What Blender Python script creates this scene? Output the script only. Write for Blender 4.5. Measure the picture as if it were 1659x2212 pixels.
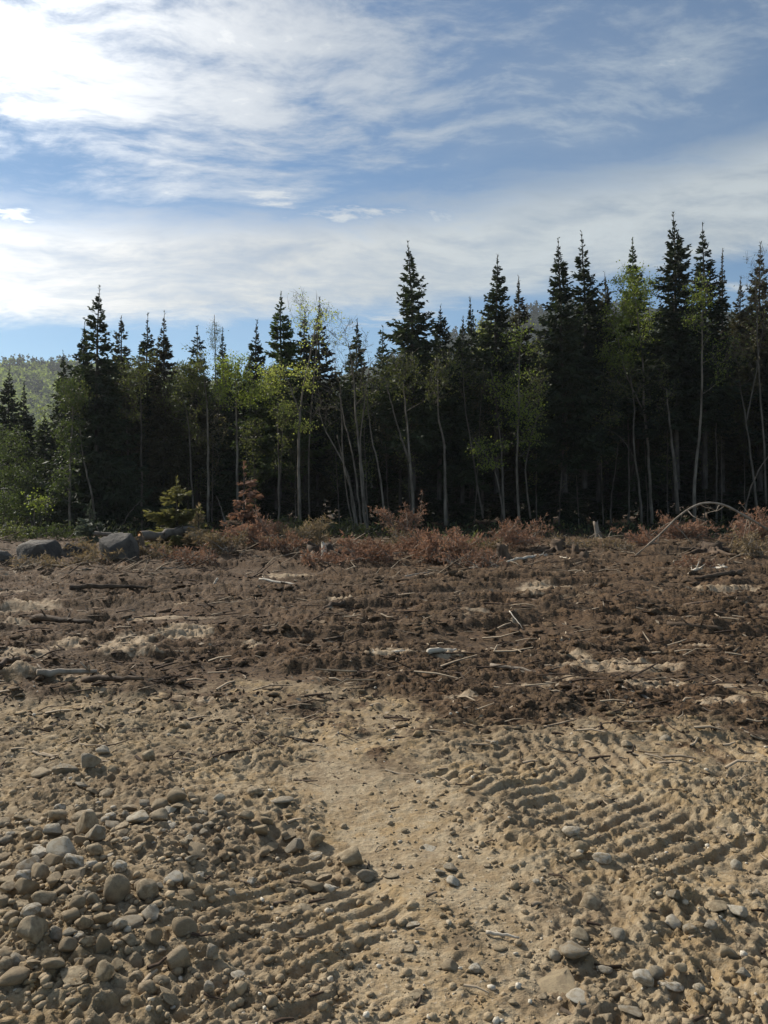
import bpy, math, random
import numpy as np
from mathutils import Vector, Matrix

for o in list(bpy.data.objects):
    bpy.data.objects.remove(o)
sc = bpy.context.scene
COL = sc.collection
R = math.radians

# ------------------------------------------------------------------ camera
CAM_H = 1.6
F = 1661.0            # focal length in the photograph's working pixels (1659 x 2212)
CX, CY = 829.5, 1106.0
PITCH = math.atan(32.0 / F)      # looking slightly down, horizon near row 1074
cam_d = bpy.data.cameras.new('camera')
cam_d.sensor_fit = 'HORIZONTAL'
cam_d.sensor_width = 36.0
cam_d.lens = 36.0 * F / 1659.0
cam_d.clip_start = 0.05
cam_d.clip_end = 6000
cam = bpy.data.objects.new('camera', cam_d)
COL.objects.link(cam)
cam.location = (0, 0, CAM_H)
cam.rotation_euler = (math.pi / 2 - PITCH, 0, 0)
sc.camera = cam

# ------------------------------------------------------------------ light
SUN_AZ = R(-51.0)     # left of the view axis
SUN_EL = R(34.5)
SUN_DIR = Vector((math.sin(SUN_AZ) * math.cos(SUN_EL), math.cos(SUN_AZ) * math.cos(SUN_EL), math.sin(SUN_EL)))
sun_d = bpy.data.lights.new('sun', 'SUN')
sun_d.energy = 5.0
sun_d.angle = R(0.6)
sun_d.color = (1.0, 0.93, 0.82)
sun = bpy.data.objects.new('sun', sun_d)
COL.objects.link(sun)
sun.rotation_euler = (-SUN_DIR).to_track_quat('-Z', 'Y').to_euler()

sc.view_settings.view_transform = 'Standard'
sc.view_settings.look = 'None'
sc.view_settings.exposure = 0.2
sc.view_settings.gamma = 1.0
sc.cycles.use_denoising = True
sc.cycles.max_bounces = 6
sc.cycles.diffuse_bounces = 2
sc.cycles.glossy_bounces = 2
sc.cycles.transmission_bounces = 4
sc.cycles.transparent_max_bounces = 6
sc.cycles.volume_bounces = 0
sc.cycles.caustics_reflective = False
sc.cycles.caustics_refractive = False


class NT:
    """small helper for node trees"""
    def __init__(self, tree):
        self.t = tree
        self.n = tree.nodes
        self.l = tree.links

    def node(self, kind, **kw):
        n = self.n.new(kind)
        for k, v in kw.items():
            setattr(n, k, v)
        return n

    def inp(self, sock, v):
        if isinstance(v, bpy.types.NodeSocket):
            self.l.new(v, sock)
        elif v is not None:
            sock.default_value = v

    def math(self, op, a, b=None, c=None, clamp=False):
        n = self.node('ShaderNodeMath', operation=op, use_clamp=clamp)
        self.inp(n.inputs[0], a)
        if b is not None: self.inp(n.inputs[1], b)
        if c is not None: self.inp(n.inputs[2], c)
        return n.outputs[0]

    def vmath(self, op, a, b=None):
        n = self.node('ShaderNodeVectorMath', operation=op)
        self.inp(n.inputs[0], a)
        if b is not None: self.inp(n.inputs[1], b)
        return n.outputs['Value'] if op in ('DOT_PRODUCT', 'LENGTH') else n.outputs[0]

    def smooth(self, v, a, b, lo=0.0, hi=1.0):
        n = self.node('ShaderNodeMapRange', interpolation_type='SMOOTHSTEP')
        self.inp(n.inputs[0], v)
        for i, x in zip((1, 2, 3, 4), (a, b, lo, hi)):
            self.inp(n.inputs[i], x)
        return n.outputs[0]

    def lin(self, v, a, b, lo=0.0, hi=1.0):
        n = self.node('ShaderNodeMapRange', interpolation_type='LINEAR')
        self.inp(n.inputs[0], v)
        for i, x in zip((1, 2, 3, 4), (a, b, lo, hi)):
            self.inp(n.inputs[i], x)
        return n.outputs[0]

    def mix(self, f, a, b, blend='MIX'):
        n = self.node('ShaderNodeMix', data_type='RGBA', blend_type=blend)
        self.inp(n.inputs[0], f)
        for s, v in ((n.inputs[6], a), (n.inputs[7], b)):
            if isinstance(v, (tuple, list)) and len(v) == 3:
                v = (*v, 1.0)
            self.inp(s, v)
        return n.outputs[2]

    def noise(self, vec, scale, detail=4.0, rough=0.55, dist=0.0, lac=2.0):
        n = self.node('ShaderNodeTexNoise')
        self.inp(n.inputs['Vector'], vec)
        n.inputs['Scale'].default_value = scale
        n.inputs['Detail'].default_value = detail
        n.inputs['Roughness'].default_value = rough
        n.inputs['Lacunarity'].default_value = lac
        n.inputs['Distortion'].default_value = dist
        return n.outputs['Fac'], n.outputs['Color']

    def mapping(self, vec, loc=(0, 0, 0), rot=(0, 0, 0), scale=(1, 1, 1)):
        n = self.node('ShaderNodeMapping')
        self.inp(n.inputs['Vector'], vec)
        n.inputs['Location'].default_value = loc
        n.inputs['Rotation'].default_value = rot
        n.inputs['Scale'].default_value = scale
        return n.outputs[0]

    def comb(self, x, y, z):
        n = self.node('ShaderNodeCombineXYZ')
        for s, v in zip(n.inputs, (x, y, z)):
            self.inp(s, v)
        return n.outputs[0]

    def sep(self, v):
        n = self.node('ShaderNodeSeparateXYZ')
        self.inp(n.inputs[0], v)
        return n.outputs


# ------------------------------------------------------------------ sky: clear air plus high thin cloud
world = bpy.data.worlds.new('World')
sc.world = world
world.use_nodes = True
w = NT(world.node_tree)
w.n.clear()
sky = w.node('ShaderNodeTexSky', sky_type='NISHITA')
sky.sun_disc = False
sky.sun_elevation = SUN_EL
sky.sun_rotation = SUN_AZ
sky.altitude = 300
sky.air_density = 1.0
sky.dust_density = 0.25
sky.ozone_density = 1.0
tc = w.node('ShaderNodeTexCoord')
dirv = w.vmath('NORMALIZE', tc.outputs['Generated'])
dx, dy, dz = w.sep(dirv)
el = w.math('MULTIPLY', w.math('ARCSINE', dz), 57.2958)            # elevation in degrees
az = w.math('MULTIPLY', w.math('ARCTAN2', dx, dy), 57.2958)        # azimuth in degrees, 0 straight ahead
# a high cloud sheet: project the direction on a plane overhead
den = w.math('ADD', w.math('MAXIMUM', dz, 0.0), 0.16)
u = w.math('DIVIDE', dx, den)
v = w.math('DIVIDE', dy, den)
plane = w.comb(u, v, 0.0)


def scaled(vec, k):
    n = w.node('ShaderNodeVectorMath', operation='SCALE')
    w.inp(n.inputs[0], vec); w.inp(n.inputs['Scale'], k)
    return n.outputs[0]


_, warp_c = w.noise(plane, 1.6, 3.0, 0.5)
pw = w.vmath('ADD', plane, scaled(w.vmath('SUBTRACT', warp_c, (0.5, 0.5, 0.5)), 0.28))
# broad patches, feathery streaks and fine mottling
f1, _ = w.noise(w.mapping(pw, loc=(0.9, 0.35, 0), rot=(0, 0, R(-30)), scale=(0.85, 1.3, 1.0)), 2.2, 9.0, 0.60, 0.1)
f2, _ = w.noise(w.mapping(pw, loc=(3.1, 1.7, 0), rot=(0, 0, R(-12)), scale=(0.8, 1.2, 1)), 0.95, 5.0, 0.55, 0.2)
f3, _ = w.noise(w.mapping(pw, loc=(7.1, 2.7, 0), rot=(0, 0, R(-38)), scale=(0.9, 1.9, 1)), 6.5, 9.0, 0.66, 0.0)
mixn = w.math('ADD', w.math('MULTIPLY', f1, 0.44), w.math('ADD', w.math('MULTIPLY', f2, 0.16), w.math('MULTIPLY', f3, 0.40)))
# edges of the long bank low over the trees
wob = w.math('MULTIPLY', w.math('SUBTRACT', f1, 0.5), 8.0)
fine = w.math('MULTIPLY', w.math('SUBTRACT', f3, 0.5), 6.0)
sinaz = w.math('SINE', w.math('MULTIPLY', az, 0.035))
low_edge = w.math('ADD', w.math('MULTIPLY', sinaz, 2.6), 13.6)
up_edge = w.math('ADD', w.math('MULTIPLY', sinaz, 2.6), 20.6)
lowd = w.math('SUBTRACT', w.math('ADD', el, w.math('MULTIPLY', w.math('ADD', wob, fine), 0.30)), low_edge)
upd = w.math('SUBTRACT', up_edge, w.math('ADD', el, w.math('ADD', w.math('MULTIPLY', wob, 0.7), w.math('MULTIPLY', fine, 0.5))))
bank = w.math('MULTIPLY', w.smooth(lowd, -0.7, 1.3), w.smooth(upd, -1.6, 2.2))
bank_d = w.math('MULTIPLY', bank, w.lin(w.math('ADD', w.math('MULTIPLY', f3, 0.6), w.math('MULTIPLY', f1, 0.4)), 0.36, 0.56, 0.60, 0.97))
# veil of cirrus above, thicker towards the sun
veil_el = w.math('ADD', el, w.math('ADD', w.math('MULTIPLY', wob, 1.1), w.math('MULTIPLY', fine, 0.5)))
veil_base = w.smooth(w.math('SUBTRACT', veil_el, w.math('MULTIPLY', sinaz, 2.6)), 19.5, 25.0)
sund = w.math('MAXIMUM', w.vmath('DOT_PRODUCT', dirv, tuple(SUN_DIR)), 0.0)
nearsun = w.smooth(sund, 0.50, 0.93)
thr = w.math('SUBTRACT', 0.506, w.math('MULTIPLY', nearsun, 0.050))
veil = w.math('MULTIPLY', w.smooth(w.math('SUBTRACT', mixn, thr), -0.075, 0.115), veil_base)
veil = w.math('MULTIPLY', veil, w.lin(nearsun, 0, 1, 0.50, 0.74))
# wisps in the clear gap and under the bank
wisp = w.math('MULTIPLY', w.smooth(w.math('ADD', w.math('MULTIPLY', f1, 0.62), w.math('MULTIPLY', f3, 0.38)), 0.535, 0.64),
              w.smooth(el, 9.0, 13.0))
wisp = w.math('MULTIPLY', wisp, 0.8)
haze_veil = w.math('MULTIPLY', w.smooth(el, 4.0, 32.0), w.lin(w.math('ADD', w.math('MULTIPLY', f2, 0.5), w.math('MULTIPLY', mixn, 0.5)), 0.42, 0.60, 0.02, 0.24))
cloud = w.math('MAXIMUM', w.math('MAXIMUM', bank_d, veil), w.math('MAXIMUM', wisp, haze_veil))
# brightness of thin cloud: forward scattering towards the sun
glow = w.math('POWER', sund, 5.0)
glow2 = w.math('POWER', sund, 13.0)
cb = w.math('ADD', w.math('ADD', 6.2, w.math('MULTIPLY', glow, 4.5)), w.math('MULTIPLY', glow2, 30.0))
cb = w.math('MULTIPLY', cb, w.lin(mixn, 0.38, 0.62, 0.84, 1.10))
tint = w.mix(nearsun, (0.89, 0.985, 1.03), (1.0, 0.99, 0.96))
air = w.mix(1.0, sky.outputs[0], (0.74, 0.95, 1.06), 'MULTIPLY')
skyc = w.mix(cloud, air, scaled(tint, cb))
bg = w.node('ShaderNodeBackground')
w.inp(bg.inputs['Color'], skyc)
bg.inputs['Strength'].default_value = 0.082
wo = w.node('ShaderNodeOutputWorld')
w.l.new(bg.outputs[0], wo.inputs['Surface'])

# ------------------------------------------------------------------ numeric helpers
rng = np.random.default_rng(7)
random.seed(7)
_perm = np.random.default_rng(11).permutation(256).astype(np.int64)
_perm = np.concatenate([_perm, _perm])
_ang = np.random.default_rng(12).uniform(0, 2 * np.pi, 256)
_gx, _gy = np.cos(_ang), np.sin(_ang)


def noise2(x, y, seed=0):
    x = np.asarray(x, float) + seed * 17.31
    y = np.asarray(y, float) - seed * 9.77
    xi = np.floor(x).astype(np.int64); yi = np.floor(y).astype(np.int64)
    xf = x - xi; yf = y - yi
    u = xf * xf * xf * (xf * (xf * 6 - 15) + 10)
    v = yf * yf * yf * (yf * (yf * 6 - 15) + 10)
    def g(ix, iy, fx, fy):
        h = _perm[(_perm[ix & 255] + iy) & 255]
        return _gx[h] * fx + _gy[h] * fy
    a = g(xi, yi, xf, yf); b = g(xi + 1, yi, xf - 1, yf)
    c = g(xi, yi + 1, xf, yf - 1); d = g(xi + 1, yi + 1, xf - 1, yf - 1)
    return 1.5 * (a + u * (b - a) + v * ((c + u * (d - c)) - (a + u * (b - a))))


def fbm(x, y, octaves=4, seed=0, gain=0.5):
    s = 0; a = 1.0; f = 1.0; t = 0
    for i in range(octaves):
        s = s + a * noise2(x * f, y * f, seed + i * 3)
        t += a; a *= gain; f *= 2.03
    return s / t


def sstep(x, a, b):
    t = np.clip((np.asarray(x, float) - a) / (b - a), 0, 1)
    return t * t * (3 - 2 * t)


CP, SP = math.cos(PITCH), math.sin(PITCH)


def ray(px, py):
    """direction with unit forward (Y) part for a pixel of the 1659 x 2212 picture"""
    x = (np.asarray(px, float) - CX) / F
    yu = (CY - np.asarray(py, float)) / F
    fy = CP + yu * SP
    fz = -SP + yu * CP
    return x / fy, fz / fy


def at(px, py, D):
    rx, rz = ray(px, py)
    return np.array([rx * D, D, CAM_H + rz * D])


def gp(px, py):
    """where the pixel's ray meets level ground: x, y"""
    rx, rz = ray(px, py)
    D = CAM_H / -rz
    return rx * D, D


# ------------------------------------------------------------------ mesh building
class MB:
    def __init__(self):
        self.v = []; self.f = []; self.n = 0; self.attr = {}

    def add(self, verts, faces, **attr):
        verts = np.asarray(verts, float).reshape(-1, 3)
        faces = np.asarray(faces, np.int64)
        self.v.append(verts)
        self.f.append(faces + self.n)
        for k, a in attr.items():
            self.attr.setdefault(k, []).append(np.broadcast_to(np.asarray(a, float), (len(verts),)))
        self.n += len(verts)

    def mesh(self, name, smooth=False):
        me = bpy.data.meshes.new(name)
        V = np.concatenate(self.v) if self.v else np.zeros((0, 3))
        me.vertices.add(len(V))
        me.vertices.foreach_set('co', V.astype(np.float32).ravel())
        li, starts, k = [], [], 0
        for f in self.f:
            li.append(f.ravel())
            m = f.shape[1]
            starts.append(k + np.arange(len(f)) * m)
            k += f.size
        li = np.concatenate(li).astype(np.int32)
        starts = np.concatenate(starts).astype(np.int32)
        me.loops.add(len(li))
        me.loops.foreach_set('vertex_index', li)
        me.polygons.add(len(starts))
        me.polygons.foreach_set('loop_start', starts)
        if smooth:
            me.polygons.foreach_set('use_smooth', np.ones(len(starts), bool))
        me.update(calc_edges=True)
        for key, parts in self.attr.items():
            a = me.attributes.new(key, 'FLOAT', 'POINT')
            a.data.foreach_set('value', np.concatenate(parts).astype(np.float32))
        return me

    def build(self, name, mat, parent=None, smooth=False):
        me = self.mesh(name, smooth)
        me.materials.append(mat)
        o = bpy.data.objects.new(name, me)
        COL.objects.link(o)
        if parent is not None:
            o.parent = parent
        return o


def empty(name, loc=(0, 0, 0)):
    o = bpy.data.objects.new(name, None)
    o.empty_display_size = 0.2
    o.location = tuple(float(c) for c in loc)
    COL.objects.link(o)
    return o


def tag(o, label=None, cat=None, group=None, kind=None):
    if label: o['label'] = label
    if cat: o['category'] = cat
    if group: o['group'] = group
    if kind: o['kind'] = kind
    return o


def tube(mb, pts, radii, sides=6, cap=True, **attr):
    """tapered tube along a polyline"""
    P = np.asarray(pts, float); n = len(P)
    r = np.broadcast_to(np.asarray(radii, float), (n,))
    T = np.gradient(P, axis=0)
    T /= np.linalg.norm(T, axis=1, keepdims=True) + 1e-9
    ref = np.array([0.0, 0.0, 1.0]) if abs(T[0][2]) < 0.8 else np.array([1.0, 0.0, 0.0])
    A = np.cross(T, ref); A /= np.linalg.norm(A, axis=1, keepdims=True) + 1e-9
    B = np.cross(T, A)
    th = np.arange(sides) * 2 * np.pi / sides
    V = P[:, None, :] + r[:, None, None] * (np.cos(th)[None, :, None] * A[:, None, :] + np.sin(th)[None, :, None] * B[:, None, :])
    V = V.reshape(-1, 3)
    i = np.arange(n - 1)[:, None] * sides; j = np.arange(sides)[None, :]; j2 = (j + 1) % sides
    Q = np.stack([i + j, i + j2, i + sides + j2, i + sides + j], -1).reshape(-1, 4)
    mb.add(V, Q, **attr)
    if cap and sides <= 10:
        base = mb.n - len(V)
        mb.f.append(np.array([[base + (n - 1) * sides + k for k in range(sides)]]))
        mb.f.append(np.array([[base + k for k in range(sides)][::-1]]))


def unit(a):
    return a / (np.linalg.norm(a, axis=-1, keepdims=True) + 1e-9)


def blades(mb, base, d, length, width, rg, roll=None, **attr):
    """small diamond faces: base points, directions, lengths, widths"""
    base = np.asarray(base, float); d = unit(np.asarray(d, float)); n = len(base)
    if n == 0:
        return
    rnd = unit(rg.normal(size=(n, 3))) if roll is None else roll
    s = unit(np.cross(d, rnd))
    L = np.broadcast_to(length, (n,))[:, None]; W = np.broadcast_to(width, (n,))[:, None]
    mid = base + d * L * 0.45
    V = np.stack([base, mid + s * W * 0.5, base + d * L, mid - s * W * 0.5], 1).reshape(-1, 3)
    Q = np.arange(n * 4).reshape(n, 4)
    at_ = {k: np.repeat(np.broadcast_to(a, (n,)), 4) for k, a in attr.items()}
    mb.add(V, Q, **at_)


# ------------------------------------------------------------------ materials
def new_mat(name):
    m = bpy.data.materials.new(name)
    m.use_nodes = True
    t = NT(m.node_tree)
    t.n.clear()
    out = t.node('ShaderNodeOutputMaterial')
    return m, t, out


def principled(t, color, rough=0.8, spec=0.3, bump=None, bstr=0.4, bdist=0.02):
    p = t.node('ShaderNodeBsdfPrincipled')
    t.inp(p.inputs['Base Color'], (*color, 1) if isinstance(color, tuple) else color)
    t.inp(p.inputs['Roughness'], rough)
    p.inputs['Specular IOR Level'].default_value = spec
    if bump is not None:
        b = t.node('ShaderNodeBump')
        b.inputs['Strength'].default_value = bstr
        b.inputs['Distance'].default_value = bdist
        t.inp(b.inputs['Height'], bump)
        t.l.new(b.outputs[0], p.inputs['Normal'])
    return p


def attr_fac(t, name):
    return t.node('ShaderNodeAttribute', attribute_name=name).outputs['Fac']


def soil_material():
    m, t, out = new_mat('soil')
    g = t.node('ShaderNodeNewGeometry').outputs['Position']
    peat = attr_fac(t, 'peat'); pale = attr_fac(t, 'pale'); damp = attr_fac(t, 'damp')
    n1, _ = t.noise(g, 1.3, 5, 0.6)
    n2, _ = t.noise(g, 9.0, 6, 0.65)
    n3, _ = t.noise(g, 60.0, 4, 0.7)
    n4, _ = t.noise(t.mapping(g, scale=(1, 1.6, 1)), 28.0, 4, 0.6)
    tan = t.mix(t.smooth(n1, 0.35, 0.65), (0.232, 0.176, 0.110), (0.328, 0.230, 0.118))
    tan = t.mix(t.smooth(n2, 0.40, 0.62), tan, (0.35, 0.278, 0.180))
    tan = t.mix(t.math('MULTIPLY', t.smooth(n4, 0.52, 0.66), 0.55), tan, (0.23, 0.165, 0.10))
    tan = t.mix(t.math('MULTIPLY', t.smooth(n3, 0.58, 0.70), 0.7), tan, (0.52, 0.46, 0.36))
    n5, _ = t.noise(g, 95.0, 3, 0.7)
    tan = t.mix(t.math('MULTIPLY', t.smooth(n5, 0.56, 0.68), 0.75), tan, (0.14, 0.10, 0.062))
    pt = t.mix(t.smooth(n2, 0.35, 0.65), (0.063, 0.040, 0.022), (0.128, 0.082, 0.045))
    pt = t.mix(t.smooth(n1, 0.42, 0.66), pt, (0.108, 0.064, 0.033))
    pt = t.mix(t.math('MULTIPLY', t.smooth(n3, 0.55, 0.66), 0.7), pt, (0.23, 0.165, 0.11))
    pt = t.mix(t.math('MULTIPLY', t.smooth(n4, 0.50, 0.60), 0.85), pt, (0.022, 0.014, 0.009))
    edge = t.math('ADD', peat, t.math('MULTIPLY', t.math('SUBTRACT', n2, 0.5), 1.5))
    c = t.mix(t.smooth(edge, 0.28, 0.72), tan, pt)
    sand = t.mix(t.smooth(n2, 0.4, 0.6), (0.26, 0.190, 0.118), (0.36, 0.28, 0.19))
    pe = t.math('ADD', pale, t.math('MULTIPLY', t.math('SUBTRACT', n2, 0.5), 0.8))
    c = t.mix(t.smooth(pe, 0.35, 0.75), c, sand)
    c = t.mix(t.math('MULTIPLY', damp, 0.75), c, t.mix(t.smooth(n1, 0.4, 0.6), (0.145, 0.100, 0.058), (0.150, 0.115, 0.072)))
    h = t.math('ADD', t.math('MULTIPLY', n3, 0.5), t.math('MULTIPLY', n4, 0.8))
    p = principled(t, c, 0.92, 0.2, h, 0.75, 0.02)
    t.l.new(p.outputs[0], out.inputs[0])
    return m


def stone_material(name, c0, c1, c2, speck=(0.08, 0.07, 0.06), scale=6.0, bdist=0.02, mudk=0.8):
    m, t, out = new_mat(name)
    tcn = t.node('ShaderNodeTexCoord').outputs['Object']
    oi = t.node('ShaderNodeObjectInfo')
    rnd = oi.outputs['Random']
    off = t.vmath('ADD', tcn, t.comb(t.math('MULTIPLY', rnd, 31.0), t.math('MULTIPLY', rnd, 17.0), 0.0))
    n1, _ = t.noise(off, scale * 0.35, 4, 0.6)
    n2, _ = t.noise(off, scale * 2.2, 5, 0.7)
    n3, _ = t.noise(off, scale * 7, 3, 0.7)
    base = t.mix(t.smooth(rnd, 0.15, 0.85), c0, c1)
    base = t.mix(t.smooth(n1, 0.40, 0.66), base, c2)
    base = t.mix(t.math('MULTIPLY', t.smooth(n2, 0.53, 0.68), 0.5), base, speck)
    # dried mud clings to the undersides and flanks of some stones
    mud = t.math('MULTIPLY', t.smooth(n1, 0.45, 0.62), t.smooth(t.math('FRACT', t.math('MULTIPLY', rnd, 7.0)), 0.2, 0.8))
    base = t.mix(t.math('MULTIPLY', mud, mudk), base, (0.265, 0.20, 0.122))
    h = t.math('ADD', t.math('MULTIPLY', n2, 0.7), t.math('MULTIPLY', n3, 0.4))
    p = principled(t, base, 0.85, 0.25, h, 0.7, bdist)
    t.l.new(p.outputs[0], out.inputs[0])
    return m


def wood_material(name, dark, light, scale=8.0, rough=0.85):
    m, t, out = new_mat(name)
    g = t.node('ShaderNodeNewGeometry').outputs['Position']
    n1, _ = t.noise(t.mapping(g, scale=(1, 1, 0.25)), scale, 5, 0.65)
    n2, _ = t.noise(g, scale * 0.15, 3, 0.5)
    c = t.mix(t.smooth(t.math('ADD', t.math('MULTIPLY', n1, 0.65), t.math('MULTIPLY', n2, 0.35)), 0.36, 0.64), dark, light)
    p = principled(t, c, rough, 0.2, n1, 0.6, 0.02)
    t.l.new(p.outputs[0], out.inputs[0])
    return m


def leaf_material(name, dark, light, transl, tf=0.35, rough=0.6, vscale=1.1, use_tone=False):
    """leaf faces: colour varies in clumps and from tree to tree; light passes through"""
    m, t, out = new_mat(name)
    g = t.node('ShaderNodeNewGeometry').outputs['Position']
    rnd = t.node('ShaderNodeObjectInfo').outputs['Random']
    n1, _ = t.noise(g, vscale, 3, 0.6)
    n2, _ = t.noise(g, vscale * 9, 2, 0.6)
    f = t.math('ADD', t.math('MULTIPLY', n1, 0.5), t.math('ADD', t.math('MULTIPLY', n2, 0.35), t.math('MULTIPLY', rnd, 0.15)))
    if use_tone:
        f = t.math('ADD', f, t.math('MULTIPLY', t.math('SUBTRACT', attr_fac(t, 'tone'), 0.5), 0.5))
    k = t.smooth(f, 0.36, 0.66)
    c = t.mix(k, dark, light)
    p = principled(t, c, rough, 0.25)
    if tf > 0:
        tr = t.node('ShaderNodeBsdfTranslucent')
        t.inp(tr.inputs['Color'], t.mix(k, tuple(x * (0.06 if use_tone else 0.5) for x in transl), transl))
        mx = t.node('ShaderNodeMixShader')
        mx.inputs[0].default_value = tf
        t.l.new(p.outputs[0], mx.inputs[1]); t.l.new(tr.outputs[0], mx.inputs[2])
        t.l.new(mx.outputs[0], out.inputs[0])
    else:
        t.l.new(p.outputs[0], out.inputs[0])
    return m


M = {}
M['soil'] = soil_material()
M['cobble'] = stone_material('cobble_stone', (0.34, 0.262, 0.165), (0.44, 0.352, 0.235), (0.28, 0.218, 0.143))
M['pale_stone'] = stone_material('pale_stone', (0.48, 0.43, 0.335), (0.56, 0.505, 0.41), (0.41, 0.345, 0.25), speck=(0.25, 0.21, 0.16))
M['grey_stone'] = stone_material('grey_stone', (0.32, 0.275, 0.205), (0.40, 0.35, 0.27), (0.25, 0.208, 0.15))
M['tan_stone'] = stone_material('tan_stone', (0.40, 0.31, 0.19), (0.45, 0.36, 0.235), (0.33, 0.26, 0.17))
M['boulder'] = stone_material('boulder_granite', (0.050, 0.045, 0.040), (0.078, 0.070, 0.062), (0.17, 0.153, 0.13), speck=(0.016, 0.014, 0.012), scale=4.0, bdist=0.12, mudk=0.35)
M['bark_dark'] = wood_material('bark_conifer', (0.040, 0.033, 0.028), (0.105, 0.09, 0.078))
M['bark_grey'] = wood_material('bark_aspen', (0.088, 0.073, 0.058), (0.225, 0.192, 0.155))
M['bark_mid'] = wood_material('bark_maple', (0.070, 0.058, 0.047), (0.165, 0.140, 0.115))
M['dead_wood'] = wood_material('dead_wood', (0.16, 0.125, 0.09), (0.36, 0.31, 0.25))
M['bleached'] = wood_material('bleached_wood', (0.42, 0.36, 0.28), (0.66, 0.60, 0.50))
M['cut_wood'] = wood_material('fresh_cut_wood', (0.42, 0.20, 0.08), (0.58, 0.32, 0.14), 14.0)
M['root_wood'] = wood_material('root_wood', (0.05, 0.035, 0.025), (0.15, 0.105, 0.07))
M['spruce'] = leaf_material('spruce_needles', (0.015, 0.023, 0.013), (0.046, 0.062, 0.030), (0.08, 0.11, 0.03), 0.16, 0.7)
M['fir_light'] = leaf_material('light_conifer_needles', (0.030, 0.045, 0.018), (0.085, 0.115, 0.035), (0.12, 0.18, 0.03), 0.22, 0.7)
M['spruce_brown'] = leaf_material('brown_conifer_needles', (0.034, 0.033, 0.020), (0.090, 0.082, 0.045), (0.12, 0.11, 0.04), 0.2, 0.75)  # olive-brown needles of the brownish conifers
M['leaf_spring'] = leaf_material('fresh_spring_leaf', (0.09, 0.125, 0.024), (0.19, 0.235, 0.050), (0.34, 0.42, 0.06), 0.45, 0.5, 0.9)
M['leaf_bright'] = leaf_material('bright_spring_leaf', (0.20, 0.235, 0.05), (0.32, 0.36, 0.09), (0.55, 0.60, 0.12), 0.45, 0.5, 0.9)
M['leaf_olive'] = leaf_material('olive_leaf', (0.060, 0.072, 0.026), (0.125, 0.140, 0.050), (0.20, 0.23, 0.05), 0.38, 0.6, 0.9)
M['leaf_brown'] = leaf_material('brownish_leaf', (0.050, 0.046, 0.024), (0.105, 0.095, 0.046), (0.15, 0.14, 0.05), 0.32, 0.6, 0.9)
M['leaf_bush'] = leaf_material('bush_leaf', (0.030, 0.047, 0.018), (0.080, 0.112, 0.034), (0.15, 0.20, 0.045), 0.34, 0.6, 1.2)
M['needle_rust'] = leaf_material('dead_rust_needles', (0.15, 0.082, 0.054), (0.40, 0.235, 0.155), (0.40, 0.22, 0.13), 0.3, 0.8, 1.4)
M['needle_tan'] = leaf_material('dry_tan_needles', (0.12, 0.084, 0.046), (0.33, 0.245, 0.135), (0.33, 0.24, 0.12), 0.3, 0.8, 1.4)
M['needle_olive'] = leaf_material('yellow_olive_needles', (0.10, 0.095, 0.036), (0.27, 0.25, 0.09), (0.32, 0.30, 0.08), 0.35, 0.7, 1.6)  # yellowish olive needles of the young fir
M['needle_grey'] = leaf_material('young_fir_needles', (0.06, 0.075, 0.055), (0.15, 0.17, 0.12), (0.16, 0.19, 0.10), 0.2, 0.7, 2.0)
M['debris'] = leaf_material('woody_litter', (0.055, 0.036, 0.024), (0.34, 0.27, 0.19), (0.2, 0.15, 0.1), 0.0, 0.9, 3.0, use_tone=True)
M['far_leaf'] = leaf_material('hill_leaf', (0.024, 0.044, 0.018), (0.18, 0.23, 0.050), (0.34, 0.42, 0.07), 0.42, 0.8, 0.02, use_tone=True)
M['undergrowth'] = leaf_material('undergrowth_leaf', (0.030, 0.042, 0.018), (0.105, 0.115, 0.045), (0.15, 0.17, 0.05), 0.3, 0.7, 0.8, use_tone=True)

# ------------------------------------------------------------------ ground
LUG_TRACKS = [  # point on the centre line, direction, half width, lug spacing, relief, start, end along the line
    ((-0.40, 2.95), (0.62, -0.79), 0.36, 0.086, 0.015, -0.30, 0.75),
    ((0.98, 3.95), (0.62, -0.79), 0.38, 0.094, 0.021, -0.85, 0.95),
    ((1.75, 4.72), (1.0, 0.06), 0.28, 0.100, 0.020, -1.0, 2.5),
]
PALE = [(55, 1325, 60, 16), (400, 1385, 62, 14), (270, 1408, 58, 20), (40, 1430, 60, 20), (60, 1475, 60, 12), (170, 1478, 90, 8),
        (1180, 1280, 60, 9), (1340, 1452, 130, 11), (1580, 1290, 100, 8), (1560, 1530, 60, 9), (830, 1432, 85, 5), (960, 1430, 50, 6),
        (545, 1410, 30, 8), (735, 1312, 30, 6), (1270, 1335, 26, 5), (1480, 1490, 150, 9), (20, 1360, 50, 7), (480, 1520, 130, 10),
        (560, 1490, 90, 6), (150, 1405, 40, 7), (620, 1255, 60, 5), (1240, 1434, 40, 7), (330, 1340, 70, 5), (1010, 1520, 60, 5)]
DAMP_SHADE = [(900, 1668, 50, 22), (560, 1890, 140, 40), (700, 1930, 90, 50), (480, 1830, 90, 30), (1040, 1740, 80, 22), (250, 2040, 120, 60),  # dark damp soil, plus the berm's shadow line painted beside the right track
        (980, 2050, 60, 25), (1330, 1890, 120, 22), (1040, 1620, 130, 30), (1160, 2170, 120, 30), (300, 1760, 90, 22), (1000, 2110, 90, 25)]


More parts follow.
